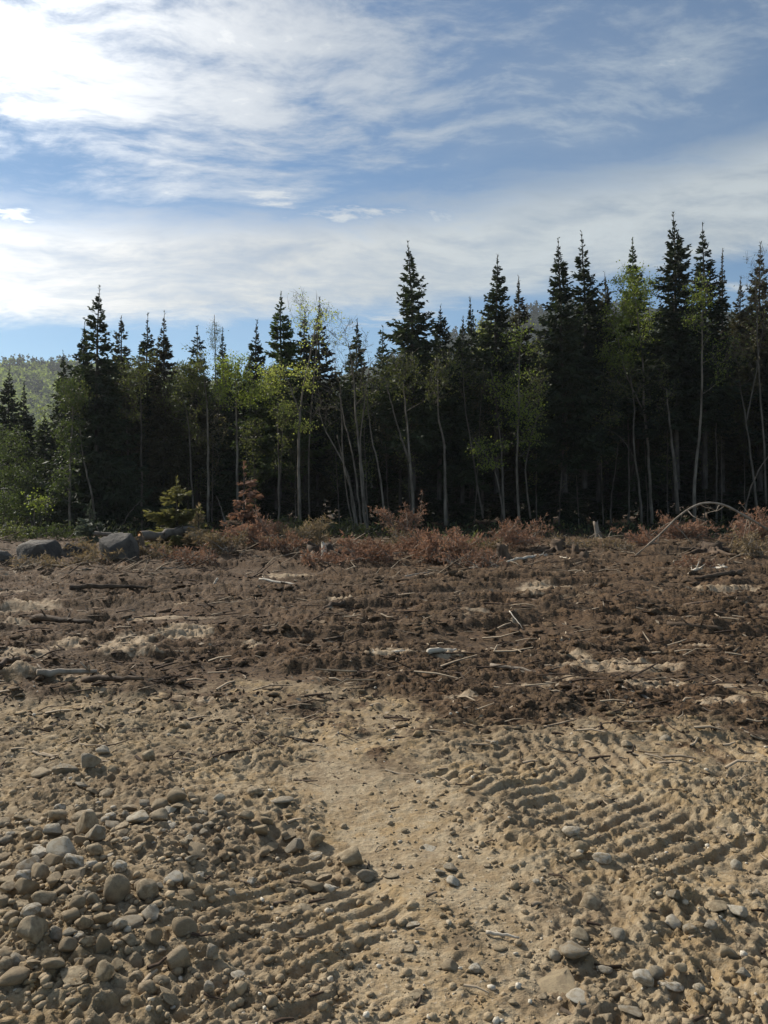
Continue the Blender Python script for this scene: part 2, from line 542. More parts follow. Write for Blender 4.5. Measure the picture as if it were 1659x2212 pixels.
MOUNDS = [(1540, 1385, 90, 0.22), (1190, 1328, 60, 0.14), (520, 1292, 70, 0.13), (700, 1448, 70, 0.10), (960, 1335, 80, 0.12), (40, 1478, 60, 0.14),
          (1560, 1325, 80, 0.16), (330, 1425, 50, 0.10), (860, 1490, 60, 0.09), (1240, 1415, 70, 0.10), (1100, 1255, 90, 0.18), (180, 1270, 90, 0.14),
          (1380, 1275, 80, 0.15), (640, 1350, 60, 0.10), (1180, 1530, 50, 0.08), (300, 1500, 60, 0.09)]


def ellipse_mask(x, y, px, py, rx, ry, soft=0.6):
    cx, cy = gp(px, py)
    _, y0 = gp(px, py + ry); _, y1 = gp(px, py - ry)
    wx = rx * cy / F; wy = (y1 - y0) / 2
    q = np.sqrt(((x - cx) / wx) ** 2 + ((y - cy) / wy) ** 2)
    return 1 - sstep(q, 1 - soft, 1 + soft)


def billow(x, y, seed):
    return 1.0 - np.abs(noise2(x, y, seed)) * 1.9


def terrain(x, y, masks=False, det=None):
    x = np.asarray(x, float); y = np.asarray(y, float)
    ya = np.maximum(y, 0.5)
    ang = x / np.maximum(ya, 1.0)
    near = 1 - sstep(y, 9, 16)
    d_b = np.interp(ang, [-1.2, -0.5, -0.2, 0.0, 0.2, 0.5, 1.2], [6.4, 6.2, 5.9, 5.35, 5.0, 5.25, 5.3])
    n_b = fbm(x * 0.9, y * 0.9, 3, 21)
    peat = sstep(y - d_b + n_b * 1.8 + 0.5 * fbm(x * 3.1, y * 4.2, 3, 27), -1.0, 1.15)
    # bare packed sand path up the middle
    cxp = np.interp(y, [1.5, 2.6, 3.4, 4.4, 5.5], [0.35, 0.22, 0.14, -0.05, -0.2])
    wxp = np.interp(y, [1.5, 2.6, 3.4, 4.4, 5.5], [0.35, 0.32, 0.42, 0.50, 0.3])
    path = (1 - sstep(np.abs(x - cxp + 0.12 * fbm(x * 2, y * 2, 2, 5)) / wxp, 0.6, 1.25)) * (1 - peat)
    # where machine tracks pressed the soil
    wins, press = [], np.zeros_like(x)
    for k, (p0, dr, hw, sp, amp, s0, s1) in enumerate(LUG_TRACKS):
        rx_, ry_ = x - p0[0], y - p0[1]
        t = rx_ * dr[0] + ry_ * dr[1]
        s_ = rx_ * dr[1] - ry_ * dr[0]
        wv = 0.05 * fbm(x * 2.0, y * 2.0, 3, 40 + k)
        win = (1 - sstep(np.abs(s_ + wv) / hw, 0.80, 1.10)) * sstep(t, s0 - 0.15, s0 + 0.15) * (1 - sstep(t, s1 - 0.2, s1 + 0.2))
        wins.append((win, t, s_, wv, hw, sp, amp, s0, s1))
        press = np.maximum(press, win)
    # how loose and lumpy the soil lies
    rough = (1 - 0.75 * path) * (1 - 0.40 * press)
    z = 0.045 * fbm(x * 0.55, y * 0.55, 3, 1) * near + 0.16 * fbm(x * 0.11, y * 0.11, 3, 2) * sstep(y, 7, 18)
    z = z + rough * (0.030 * fbm(x * 2.6, y * 2.6, 2, 3))
    cl = 0.55 + 0.45 * sstep(fbm(x * 1.4, y * 1.4, 2, 31), -0.25, 0.3)
    z = z + rough * cl * (1 - peat) * (0.016 * billow(x * 6, y * 6, 4) + 0.025 * billow(x * 14, y * 14, 5) + 0.018 * billow(x * 29, y * 29, 6))
    far = sstep(y, 5, 12)
    scraped = 1 - 0.75 * sstep(fbm(x * 0.28, y * 0.8, 3, 36), 0.02, 0.25)
    z = z + scraped * peat * (0.034 * billow(x * 3.6, y * 7, 7) + 0.024 * billow(x * 9, y * 16, 8) + 0.015 * billow(x * 20, y * 32, 11)
                    + (0.030 + 0.075 * far) * billow(x * 0.35, y * 2.1, 9) + (0.022 + 0.030 * far) * billow(x * 1.1, y * 4.4, 10)) * (1 - 0.6 * sstep(y, 40, 80))
    # machine track prints: rows of lugs
    for k, (win, t, s_, wv, hw, sp, amp, s0, s1) in enumerate(wins):
        keep = sstep(fbm(x * 1.9, y * 1.9, 3, 50 + k), -0.45 if k == 0 else -0.32, -0.05 if k == 0 else 0.06)
        ph = (t + 0.25 * wv + 0.008 * fbm(x * 6, y * 6, 2, 44 + k)) / sp
        tri = 1 - 2 * np.abs(ph - np.floor(ph) - 0.5)          # 0 in the groove, 1 on the ridge
        prof = sstep(tri, 0.36, 0.70)
        brk = np.clip(0.95 + 1.2 * fbm(x * 6, y * 6, 3, 60 + k), 0.1, 1.4)
        z = z - win * 0.010 + win * keep * amp * (prof - 0.45) * brk
        ed = np.exp(-((np.abs(s_ + wv) - hw * 1.12) / 0.07) ** 2) * sstep(t, s0, s0 + 0.3) * (1 - sstep(t, s1 - 0.3, s1))
        z = z + ed * 0.03 * (0.5 + fbm(x * 5, y * 5, 2, 70 + k))
    # heap of cobbles on the left
    z = z + 0.13 * np.exp(-(((x + 1.15) / 0.55) ** 2 + ((y - 2.75) / 0.75) ** 2))
    z = z + 0.05 * np.exp(-(((x + 1.0) / 0.5) ** 2 + ((y - 3.9) / 0.25) ** 2))
    # loose bank left of the right-hand track
    z = z + 0.05 * np.exp(-(((x - 0.62) / 0.22) ** 2 + ((y - 4.1) / 0.16) ** 2))
    for (mx, my, mw, mh) in MOUNDS:
        gx_, gy_ = gp(mx, my)
        wx_ = mw * gy_ / F
        z = z + mh * (0.7 + 0.6 * fbm(x * 1.7, y * 1.7, 2, 33)) * np.exp(-(((x - gx_) / wx_) ** 2 + ((y - gy_) / (0.55 * wx_)) ** 2))
    # pushed-up bank of soil and slash in front of the forest
    bank_y = 22.5 + 1.2 * fbm(x * 0.15, x * 0.0 + 3.3, 2, 14)
    z = z + (0.16 + 0.16 * fbm(x * 0.5, y * 0.5, 3, 15)) * np.exp(-((y - bank_y) / 3.4) ** 2)
    # the land falls away a little at the far left and stays level in the forest
    z = z * (1 - 0.5 * sstep(y, 60, 150))
    if not masks:
        return z
    pale = np.zeros_like(x)
    for e in PALE:
        pale = np.maximum(pale, ellipse_mask(x, y, *e))
    streak = fbm(x * 0.55, y * 2.6, 4, 80)
    pale = np.maximum(pale, 0.60 * sstep(streak, 0.26, 0.46) * (1 - sstep(y, 12, 20)))
    pale = pale * peat
    damp = np.zeros_like(x)
    for e in DAMP_SHADE:
        damp = np.maximum(damp, ellipse_mask(x, y, *e))
    damp = damp * sstep(fbm(x * 5, y * 5, 3, 90), -0.15, 0.25) * (1 - 0.5 * peat)
    grav = sstep(-ang, 0.0, 0.25) * sstep(y, 3.6, 4.3)
    damp = np.maximum(damp, (0.5 + 0.3 * grav) * sstep(fbm(x * 2.2, y * 2.6, 5, 95) + 0.22 * grav, 0.08, 0.40) * (1 - peat) * (1 - path))
    # darker, moister soil left of the path under the cobbles and in the right-hand corner
    side = sstep(cxp - x, 0.30, 0.62) * (1 - sstep(y, 3.3, 4.6)) * (1 - peat)
    corner = sstep(x - cxp, 0.35, 0.8) * (1 - sstep(y, 2.6, 3.3)) * (1 - peat)
    damp = np.maximum(damp, (0.62 * side + 0.30 * corner) * (0.45 + 0.55 * sstep(fbm(x * 3.2, y * 3.2, 4, 97), -0.25, 0.2)))
    damp = np.maximum(damp, 0.42 * (1 - path) * (1 - peat) * sstep(fbm(x * 1.1, y * 1.4, 4, 99), -0.28, 0.12))
    damp = np.maximum(damp, 0.60 * (1 - path) * (1 - peat) * sstep(y, 3.7, 5.0) * sstep(fbm(x * 2.6, y * 4.0, 4, 98), -0.2, 0.25))
    forest = sstep(y, 27, 33)
    peat = np.maximum(peat, forest)
    return z, peat, pale * (1 - forest), damp


def make_ground():
    rows = [-140, -40, -12, -4, -1.0, 0.2, 0.7]
    d = 1.05
    while d < 30:
        rows.append(d); d *= 1.0036 if d < 2 else 1.0030 if d < 5.5 else 1.0044 if d < 9 else 1.0065 if d < 16 else 1.009
    while d < 1080:
        rows.append(d); d *= 1.05
    rows = np.array(rows)
    core = np.linspace(-1, 1, 640)
    outer = np.array([1.02, 1.06, 1.13, 1.25, 1.5, 2.0, 3.0, 5.0, 9.0, 18.0, 36.0])
    c = np.concatenate([-outer[::-1], core, outer])
    half = 0.85 + 0.62 * np.clip(rows, 0.7, None)
    half = np.where(rows > 30, half, half)
    X = np.clip(c[None, :] * half[:, None], -1150 - 3 * np.abs(c[None, :]), 1150 + 3 * np.abs(c[None, :]))
    Y = np.repeat(rows[:, None], len(c), 1)
    # loosen the lattice a little so that no grid shows
    jit = np.minimum(0.3 * np.abs(np.gradient(rows))[:, None], 0.05)
    jit[(rows < 1.05) | (rows > 30)] = 0
    Y = Y + jit * (rng.random(Y.shape) - 0.5)
    z, peat, pale, damp = terrain(X.ravel(), Y.ravel(), True)
    mb = MB()
    nr, nc = X.shape
    i = (np.arange(nr - 1)[:, None] * nc + np.arange(nc - 1)[None, :]).ravel()
    Q = np.stack([i, i + 1, i + nc + 1, i + nc], 1)
    mb.add(np.stack([X.ravel(), Y.ravel(), z], 1), Q, peat=peat, pale=pale, damp=damp)
    g = mb.build('ground', M['soil'], smooth=True)
    tag(g, kind='structure')
    return g


make_ground()


# ------------------------------------------------------------------ stones
def ico(sub):
    import bmesh
    bm = bmesh.new()
    bmesh.ops.create_icosphere(bm, subdivisions=sub, radius=1.0)
    V = np.array([v.co[:] for v in bm.verts]); Fc = np.array([[v.index for v in f.verts] for f in bm.faces])
    bm.free()
    return V, Fc


ICO1 = ico(1); ICO2 = ico(2); ICO3 = ico(3); ICO4 = ico(4)


def rock_shape(base, rg, cuts=7, cut_lo=0.55, cut_hi=0.9, rough=0.06, soft=0.8):
    V = base[0].copy()
    for k in range(cuts):
        n = rg.normal(size=3); n /= np.linalg.norm(n)
        dcut = rg.uniform(cut_lo, cut_hi)
        e = np.maximum(0, V @ n - dcut)
        V = V - soft * e[:, None] * n
    o = rg.uniform(0, 50, 3)
    nz = (fbm(V[:, 0] * 1.3 + o[0], V[:, 1] * 1.3 + V[:, 2] * 0.9 + o[1], 3, 3) + fbm(V[:, 2] * 1.4 + o[2], V[:, 0] * 1.1 - V[:, 1] + o[0], 3, 5))
    V = V * (1 + rough * nz)[:, None]
    V /= np.abs(V).max(0)[None, :]
    return V


def stone_mesh(name, rg, angular):
    mb = MB()
    if angular:
        V = rock_shape(ICO3, rg, 12, 0.36, 0.70, 0.09, 0.97)
    else:
        V = rock_shape(ICO3, rg, 9, 0.52, 0.88, 0.10, 0.85)
    mb.add(V, ICO3[1])
    return mb.mesh(name, smooth=True)


_rgs = np.random.default_rng(3)
ROUND = [stone_mesh('rounded_stone', _rgs, False) for _ in range(12)]
ANGLE = [stone_mesh('angular_stone', _rgs, True) for _ in range(8)]
STONE_VARIANTS = {}


def with_mat(me, key):
    k = (me.name, key)
    if k not in STONE_VARIANTS:
        c = me.copy(); c.materials.clear(); c.materials.append(M[key]); STONE_VARIANTS[k] = c
    return STONE_VARIANTS[k]


PLACED = []      # x, y, radius of stones already lying there


STONES = []


def stone(px, py, wpx, hpx, label, group=None, mat='cobble', angular=False, rz=None, tilt=0.25, sink=0.30, seed=None, flat=None):
    rg = np.random.default_rng(int(px * 13 + py * 7) if seed is None else seed)
    gx, gy = gp(px, py + hpx * 0.22)
    zz = float(terrain(np.array([gx]), np.array([gy]))[0])
    dist = math.hypot(gy, CAM_H)
    look = CAM_H / dist
    dist = gy * 1.07
    sx = wpx / F * dist * 0.5
                         # how steeply the view falls on it
    sy = sx * rg.uniform(0.75, 1.0)
    hh = hpx / F * dist * 0.5
    sz = math.sqrt(max((hh ** 2 - (sy * look) ** 2), (0.42 * hh) ** 2)) / math.sqrt(1 - look ** 2)
    sz = min(sz, sx * 1.25)
    if flat: sz = sx * flat
    pool = ANGLE if angular else ROUND
    me = with_mat(pool[int(rg.integers(len(pool)))], mat)
    o = bpy.data.objects.new('stone', me)
    COL.objects.link(o)
    o.scale = (sx, sy, sz)
    o.rotation_euler = (rg.uniform(-tilt, tilt), rg.uniform(-tilt, tilt), rg.uniform(-0.5, 0.5) if rz is None else rz)
    o.location = (gx, gy, zz + sz * (1 - 2 * sink) * 0.9)
    PLACED.append((gx, gy, max(sx, sy)))
    tag(o, label, 'stone', group)
    STONES.append((o, px, py, wpx, angular, mat, group is None))
    return o


def z6(x, y, w_, h_):      # left enlargement to picture pixels
    return x * 0.5, 1584 + y * 0.5, w_ * 0.5, h_ * 0.5


def z7(x, y, w_, h_):      # right enlargement
    return 829.5 + x * 0.5, 1584 + y * 0.5, w_ * 0.5, h_ * 0.5


HEAP = 'cobbles heaped along the edge of the bare soil'
BAND = 'cobbles strewn in a band behind the heap'
CLUS = 'stones strewn around the muddy track print'
LOOSE = 'stones lying loose on the sandy soil'
S6 = [
    ((285, 185, 110, 90), 'largest grey rock on the far edge of the sandy soil, in a row of three', None, 'grey_stone', True),
    ((185, 182, 90, 55), 'low brown rock touching the left of the big grey rock', None, 'cobble', False),
    ((390, 178, 90, 80), 'dark rock touching the right of the big grey rock', None, 'grey_stone', True),
    ((450, 105, 65, 38), 'small white stone just behind the row of three rocks', None, 'pale_stone', False),
    ((635, 130, 62, 62), 'upright brown stone standing alone right of the row of three rocks', None, 'tan_stone', True),
    ((385, 460, 112, 120), 'dark pointed triangular rock sticking up among the cobbles', None, 'cobble', True),
    ((600, 415, 105, 58), 'pale oval cobble, the lightest of the band behind the heap', None, 'pale_stone', False),
    ((770, 330, 95, 70), 'large rounded cobble at the upper right end of the cobble band', None, 'cobble', False),
    ((420, 555, 105, 85), 'blue grey rock directly below the pointed triangular rock', None, 'grey_stone', True),
    ((1100, 310, 68, 48), 'single rounded cobble on the sand right of the cobble band', None, 'cobble', False),
    ((1220, 347, 95, 34), 'flat pale grey stone beside the single rounded cobble', None, 'grey_stone', False),
    ((40, 735, 165, 62), 'wide flat slab at the left edge of the cobble heap', None, 'tan_stone', True),
    ((510, 830, 112, 125), 'big upright rounded cobble in the middle of the heap', None, 'cobble', False),
    ((145, 1070, 118, 128), 'biggest squarish cobble of the heap near the lower left corner', None, 'cobble', True),
    ((760, 1090, 122, 112), 'big blocky brown rock at the right foot of the heap', None, 'cobble', True),
    ((330, 1200, 170, 74), 'long sandy slab lying slanted at the bottom of the heap', None, 'tan_stone', True),
    ((655, 915, 104, 92), 'squarish grey cobble on the right side of the heap', None, 'grey_stone', True),
    ((440, 1090, 82, 104), 'upright egg shaped cobble near the bottom of the heap', None, 'cobble', False),
    ((1510, 580, 116, 96), 'angular tan rock standing alone beside the sandy path', None, 'tan_stone', True),
    ((1575, 640, 82, 60), 'dark stone in front of the angular rock beside the path', None, 'grey_stone', False),
    ((1360, 475, 84, 72), 'rounded yellowish cobble at the right end of the muddy stone cluster', None, 'tan_stone', False),
    ((1355, 535, 74, 32), 'small flat pale stone under the rounded yellowish cobble', None, 'pale_stone', False),
    ((1260, 435, 124, 36), 'flat dark slab lying across the muddy stone cluster', None, 'cobble', True),
    ((1280, 495, 92, 72), 'grey block with a bright upright edge in the muddy stone cluster', None, 'grey_stone', True),
    ((900, 1210, 52, 52), 'small round pale stone at the bottom edge between the track ruts', None, 'pale_stone', False),
    ((1030, 1130, 64, 32), 'flat pale stone half buried beside the left track ruts', None, 'pale_stone', False),
    ((815, 730, 74, 78), 'brown upright cobble just right of the heap', None, 'cobble', False),
]
S6_PLAIN = [  # the rest of the heap and the band, told apart only by place
    (HEAP, [(340, 575, 80, 55), (250, 555, 100, 45), (270, 620, 125, 72), (120, 660, 100, 60), (180, 610, 100, 50), (300, 500, 70, 60),
            (170, 740, 82, 86), (325, 715, 98, 76), (330, 770, 102, 52), (240, 800, 92, 82), (115, 840, 98, 86), (105, 770, 72, 60),
            (640, 825, 92, 86), (425, 785, 92, 62), (615, 780, 62, 60), (190, 890, 100, 70), (260, 855, 92, 60), (570, 955, 112, 62),
            (800, 975, 120, 70), (235, 1040, 92, 92), (560, 1050, 82, 60), (580, 1100, 92, 72), (665, 1030, 72, 70), (25, 1020, 66, 62),
            (450, 1210, 74, 82), (230, 1190, 104, 62), (640, 1230, 84, 72), (730, 1242, 112, 54), (60, 1220, 130, 80), (920, 1060, 56, 60),
            (100, 905, 80, 60), (40, 820, 70, 55), (20, 900, 60, 70), (330, 930, 80, 60), (400, 900, 70, 60), (300, 1000, 90, 70),
            (370, 1020, 80, 70), (450, 980, 80, 60), (480, 900, 70, 50), (60, 960, 80, 60), (140, 960, 90, 60), (200, 960, 70, 60),
            (40, 1110, 80, 60), (80, 1150, 80, 60), (150, 1180, 80, 50), (300, 1100, 80, 70), (370, 1110, 70, 60), (500, 1150, 80, 60),
            (520, 1010, 60, 50), (700, 1180, 80, 60), (600, 1180, 80, 60), (390, 1170, 60, 50), (20, 1180, 70, 60), (230, 690, 80, 50),
            (60, 600, 80, 45), (20, 560, 70, 45), (100, 545, 70, 40), (170, 530, 70, 40), (60, 700, 70, 45), (410, 640, 70, 50)]),
    (BAND, [(360, 400, 92, 62), (240, 400, 84, 62), (480, 425, 84, 46), (685, 355, 78, 52), (700, 400, 92, 62), (540, 385, 44, 62),
            (870, 390, 64, 32), (805, 385, 54, 28), (150, 410, 70, 42), (300, 460, 80, 46), (230, 470, 80, 46), (130, 470, 76, 42),
            (60, 440, 70, 36), (520, 450, 76, 40), (620, 350, 60, 36), (420, 380, 60, 40), (560, 350, 60, 34), (950, 345, 56, 40),
            (460, 290, 60, 30), (400, 290, 50, 24), (580, 258, 60, 24), (350, 262, 60, 26), (20, 400, 60, 34), (90, 380, 50, 28)]),
    (CLUS, [(1120, 470, 84, 52), (1155, 425, 62, 40), (1400, 625, 72, 50), (1360, 680, 112, 62), (1300, 780, 112, 52), (745, 750, 92, 52),
            (870, 570, 112, 50), (800, 800, 92, 62), (910, 780, 62, 52), (1060, 430, 70, 50), (1170, 500, 70, 40), (1140, 545, 50, 36),
            (1230, 610, 50, 36), (1430, 700, 60, 40), (1000, 745, 60, 44), (940, 525, 40, 30), (790, 575, 44, 36), (690, 810, 40, 36),
            (1090, 680, 44, 34), (860, 685, 60, 26), (1490, 650, 50, 40), (1210, 700, 50, 30), (1340, 600, 40, 30), (730, 640, 50, 30)]),
]
S7 = [
    ((810, 485, 78, 52), 'pale rounded stone, uppermost of four clustered right of the path', None, 'pale_stone', False),
    ((850, 540, 58, 52), 'tan stone just below the uppermost of the four clustered stones', None, 'tan_stone', False),
    ((835, 572, 62, 36), 'low flat stone at the lower left of the four clustered stones', None, 'tan_stone', False),
    ((940, 580, 80, 54), 'rounded cream stone at the lower right of the four clustered stones', None, 'pale_stone', False),
    ((900, 745, 116, 84), 'domed grey brown rock alone on the sand with a dark hollow before it', None, 'cobble', False),
    ((1255, 755, 64, 56), 'light grey angular stone right of the domed rock', None, 'grey_stone', True),
    ((1440, 775, 92, 46), 'flat pale stone tilted towards the crumbling lump on the right', None, 'tan_stone', False),
    ((1535, 785, 94, 62), 'crumbling pale lump of stone near the right edge', None, 'pale_stone', True),
    ((825, 980, 128, 84), 'smooth blue grey oval cobble in the lower right', None, 'grey_stone', False),
    ((740, 985, 54, 42), 'small cream stone touching the blue grey oval cobble', None, 'pale_stone', False),
    ((835, 915, 92, 46), 'tan stone directly behind the blue grey oval cobble', None, 'tan_stone', False),
    ((770, 1095, 195, 80), 'long tan slab half buried below the blue grey oval cobble', None, 'tan_stone', True),
    ((845, 1172, 124, 58), 'flat cream stone at the bottom edge below the long slab', None, 'pale_stone', False),
    ((1235, 1130, 112, 50), 'pale wedge shaped stone right of the long slab', None, 'pale_stone', True),
    ((1490, 955, 88, 84), 'upright tan stone leaning beside its dark shadow near the right edge', None, 'tan_stone', True),
    ((1655, 1000, 50, 92), 'tan stone cut off by the right edge of the picture', None, 'tan_stone', False),
    ((190, 515, 74, 22), 'thin flat white stone lying in the middle of the path', None, 'pale_stone', False),
    ((300, 675, 58, 38), 'pale stone at the front of the little group on the path', None, 'pale_stone', False),
    ((290, 612, 64, 36), 'grey stone at the back of the little group on the path', None, 'grey_stone', False),
    ((240, 630, 54, 36), 'dark stone at the left of the little group on the path', None, 'grey_stone', True),
]
S7_PLAIN = [(540, 325, 52, 52), (600, 345, 52, 46), (1525, 565, 54, 52), (1250, 830, 84, 60), (1330, 870, 74, 62), (1180, 1065, 74, 62),
            (290, 1030, 74, 60), (400, 1040, 64, 50), (1130, 1105, 104, 80), (1010, 910, 80, 60), (1650, 1115, 66, 60), (960, 1245, 84, 54),
            (1080, 1228, 124, 62), (140, 1165, 64, 34), (465, 1085, 38, 32), (1100, 690, 42, 28), (990, 650, 38, 36), (450, 605, 38, 22),
            (30, 640, 64, 24), (1310, 470, 40, 26), (1040, 545, 40, 28), (1550, 1080, 70, 46), (1410, 870, 60, 40), (1600, 880, 60, 40),
            (1280, 1060, 56, 44), (950, 1040, 70, 44), (1500, 1180, 80, 40), (1360, 1150, 50, 34), (120, 845, 70, 36), (340, 850, 64, 26),
            (110, 950, 70, 40), (500, 950, 64, 32), (660, 690, 36, 26), (730, 690, 40, 30), (790, 715, 34, 30), (90, 435, 36, 22),
            (1215, 40, 50, 36), (1050, 55, 46, 34), (820, 60, 40, 30), (480, 65, 36, 26), (690, 1150, 54, 34), (1000, 1150, 70, 40),
            (160, 1060, 44, 30), (560, 1190, 44, 30), (250, 830, 40, 26), (1610, 700, 60, 44)]
for (e, lab, grp, mt, ang) in S6:
    stone(*z6(*e), lab, grp, mt, ang, sink=0.16)
for (e, lab, grp, mt, ang) in S7:
    stone(*z7(*e), lab, grp, mt, ang, sink=0.16)
LABELS = {
    HEAP: ('rounded brown cobble among those heaped in the lower left corner', 'angular brown rock among those heaped in the lower left corner'),
    BAND: ('rounded cobble in the loose band above the heap on the left', 'angular cobble in the loose band above the heap on the left'),
    CLUS: ('rounded stone strewn over the muddy track print between heap and path', 'angular stone strewn over the muddy track print between heap and path'),
    LOOSE: ('small stone lying loose on the sandy soil at the right of the path', 'small angular stone lying loose on the sandy soil at the right of the path'),
}
_rs = np.random.default_rng(99)
for grp, lst in S6_PLAIN:
    for e in lst:
        a = bool(_rs.random() < 0.55)
        stone(*z6(*e), LABELS[grp][int(a)], grp, ['cobble', 'cobble', 'cobble', 'tan_stone', 'grey_stone', 'cobble', 'pale_stone'][int(_rs.integers(7))], a, tilt=0.5, sink=0.14)
for e in S7_PLAIN:
    a = bool(_rs.random() < 0.35)
    stone(*z7(*e), LABELS[LOOSE][int(a)], LOOSE, ['tan_stone', 'cobble', 'pale_stone', 'tan_stone', 'grey_stone'][int(_rs.integers(5))], a, sink=0.28)
# more of the smaller cobbles, thick in the heap and thinning outwards
n_more = 0
for k in range(900):
    if n_more >= 82: break
    if _rs.random() < 0.6:
        px, py = _rs.normal(190, 130), _rs.normal(1980, 130)
        grp = HEAP
        if px > 420 or py < 1830: continue
    else:
        px, py = _rs.uniform(0, 480), _rs.normal(1800, 22); grp = BAND
    if px < -40 or py > 2230: continue
    wd = _rs.uniform(15, 32)
    gx, gy = gp(px, py)
    rr = wd / F * gy * 0.5
    if any((gx - a) ** 2 + (gy - b) ** 2 < (0.7 * (rr + c)) ** 2 for a, b, c in PLACED): continue
    a = bool(_rs.random() < 0.5)
    stone(px, py, wd, wd * _rs.uniform(0.55, 0.85), LABELS[grp][int(a)], grp, ['cobble', 'cobble', 'tan_stone', 'grey_stone', 'pale_stone'][int(_rs.integers(5))], a, tilt=0.5, sink=0.28, seed=k)
    n_more += 1


SHORT = ['big grey rock', 'low brown rock', 'dark rock of the row of three', 'small white stone', 'upright brown stone', 'pointed triangular rock',
         'palest oval cobble', 'large band cobble', 'blue grey rock', 'single rounded cobble', 'flat pale grey stone', 'wide flat slab',
         'big upright cobble', 'biggest squarish cobble', 'blocky brown rock', 'long sandy slab', 'squarish grey cobble', 'egg shaped cobble',
         'angular tan rock', 'dark stone by the path', 'rounded yellowish cobble', 'small flat stone', 'flat dark slab', 'bright edged grey block',
         'small round pale stone', 'half buried flat stone', 'brown upright cobble',
         'uppermost of four clustered stones', 'second of four clustered stones', 'lowest flat clustered stone', 'cream clustered stone',
         'domed grey brown rock', 'light grey angular stone', 'tilted flat pale stone', 'crumbling pale lump', 'smooth blue grey oval cobble',
         'small cream stone', 'tan stone behind the oval cobble', 'long tan slab', 'flat cream stone', 'pale wedge shaped stone', 'upright leaning tan stone',
         'tan stone at the right edge', 'thin flat white stone', 'front stone of the path group', 'back stone of the path group', 'dark stone of the path group']
TONE = {'cobble': 'brown', 'tan_stone': 'tan', 'grey_stone': 'grey', 'pale_stone': 'pale'}
marks = [(q[1], q[2], nm) for q, nm in zip([q for q in STONES if q[6]], SHORT)]
used = set()
for (o, px, py, wpx, ang, mat, own) in STONES:
    if own: continue
    size = 'large' if wpx > 45 else 'middling' if wpx > 33 else 'small' if wpx > 24 else 'tiny'
    near = sorted(marks, key=lambda m_: (m_[0] - px) ** 2 + (1.4 * (m_[1] - py)) ** 2)[:8]
    opts = []
    for mx, my, nm in near:
        ddx, ddy = px - mx, 1.4 * (py - my)
        rel = ('right of' if ddx > 0 else 'left of') if abs(ddx) > abs(ddy) else ('in front of' if ddy > 0 else 'behind')
        opts.append(f"{size} {'angular' if ang else 'rounded'} {TONE[mat]} stone {rel} the {nm}")
    pick = next((q for q in opts if q not in used), opts[0])
    used.add(pick)
    o['label'] = pick


def litter_lumps(name, n, mat, size_lo, size_hi, base, rg, place, rough=0.25, flat=(0.5, 0.9), attrs=False, sink=0.25, kind='stuff', smooth=True):
    """very many small lumps as one mass"""
    shapes = []
    for k in range(10):
        V = base[0] * (1 + rough * rg.normal(size=(len(base[0]), 1))) * np.array([1, rg.uniform(0.6, 1), rg.uniform(*flat)])
        shapes.append(V)
    x, y, s = place(n, rg)
    n = len(x)
    z, peat, pale, damp = terrain(x, y, True)
    size = (size_lo + (size_hi - size_lo) * rg.random(n) ** 3) * s
    mb = MB()
    idx = rg.integers(0, 10, n); th = rg.uniform(0, 6.283, n)
    for k in range(10):
        q = np.where(idx == k)[0]
        if len(q) == 0: continue
        V = shapes[k]
        c, s_ = np.cos(th[q])[:, None], np.sin(th[q])[:, None]
        vx = (V[None, :, 0] * c - V[None, :, 1] * s_) * size[q][:, None] + x[q][:, None]
        vy = (V[None, :, 0] * s_ + V[None, :, 1] * c) * size[q][:, None] + y[q][:, None]
        vz = V[None, :, 2] * size[q][:, None] + (z[q] + size[q] * (0.5 - sink))[:, None]
        W = np.stack([vx, vy, vz], -1).reshape(-1, 3)
        nv = len(V)
        Fc = (base[1][None] + (np.arange(len(q)) * nv)[:, None, None]).reshape(-1, 3)
        if attrs:
            mb.add(W, Fc, peat=np.repeat(peat[q], nv), pale=np.repeat(pale[q] * 0.5, nv), damp=np.repeat(np.clip(damp[q] + rg.uniform(-0.2, 0.22, len(q)), 0, 1), nv))
        else:
            mb.add(W, Fc)
    o = mb.build(name, mat, smooth=smooth)
    tag(o, kind=kind)
    return o


def img_scatter(r0, r1, spread=0.62, power=1.0):
    """evenly over the picture between two rows"""
    def f(n, rg):
        py = r0 + (r1 - r0) * rg.random(n) ** power
        _, d = gp(829.5, py)
        d = d * (1 + 0.02 * rg.normal(size=n))
        x = d * rg.uniform(-spread, spread, n)
        return x, d, np.ones(n)
    return f


def clumpy(fn, seed, thr, freq=1.5):
    def f(n, rg):
        x, y, s = fn(n * 3, rg)
        keep = fbm(x * freq, y * freq, 3, seed) > thr + rg.normal(size=len(x)) * 0.15
        keep &= rg.random(len(x)) < 0.9
        x, y, s = x[keep][:n], y[keep][:n], s[keep][:n]
        return x, y, s
    return f


rgl = np.random.default_rng(21)
def depth_sized(fn, ref, lo, hi):
    def f(n, rg):
        x, y, s_ = fn(n, rg)
        return x, y, np.clip(y / ref, lo, hi)
    return f


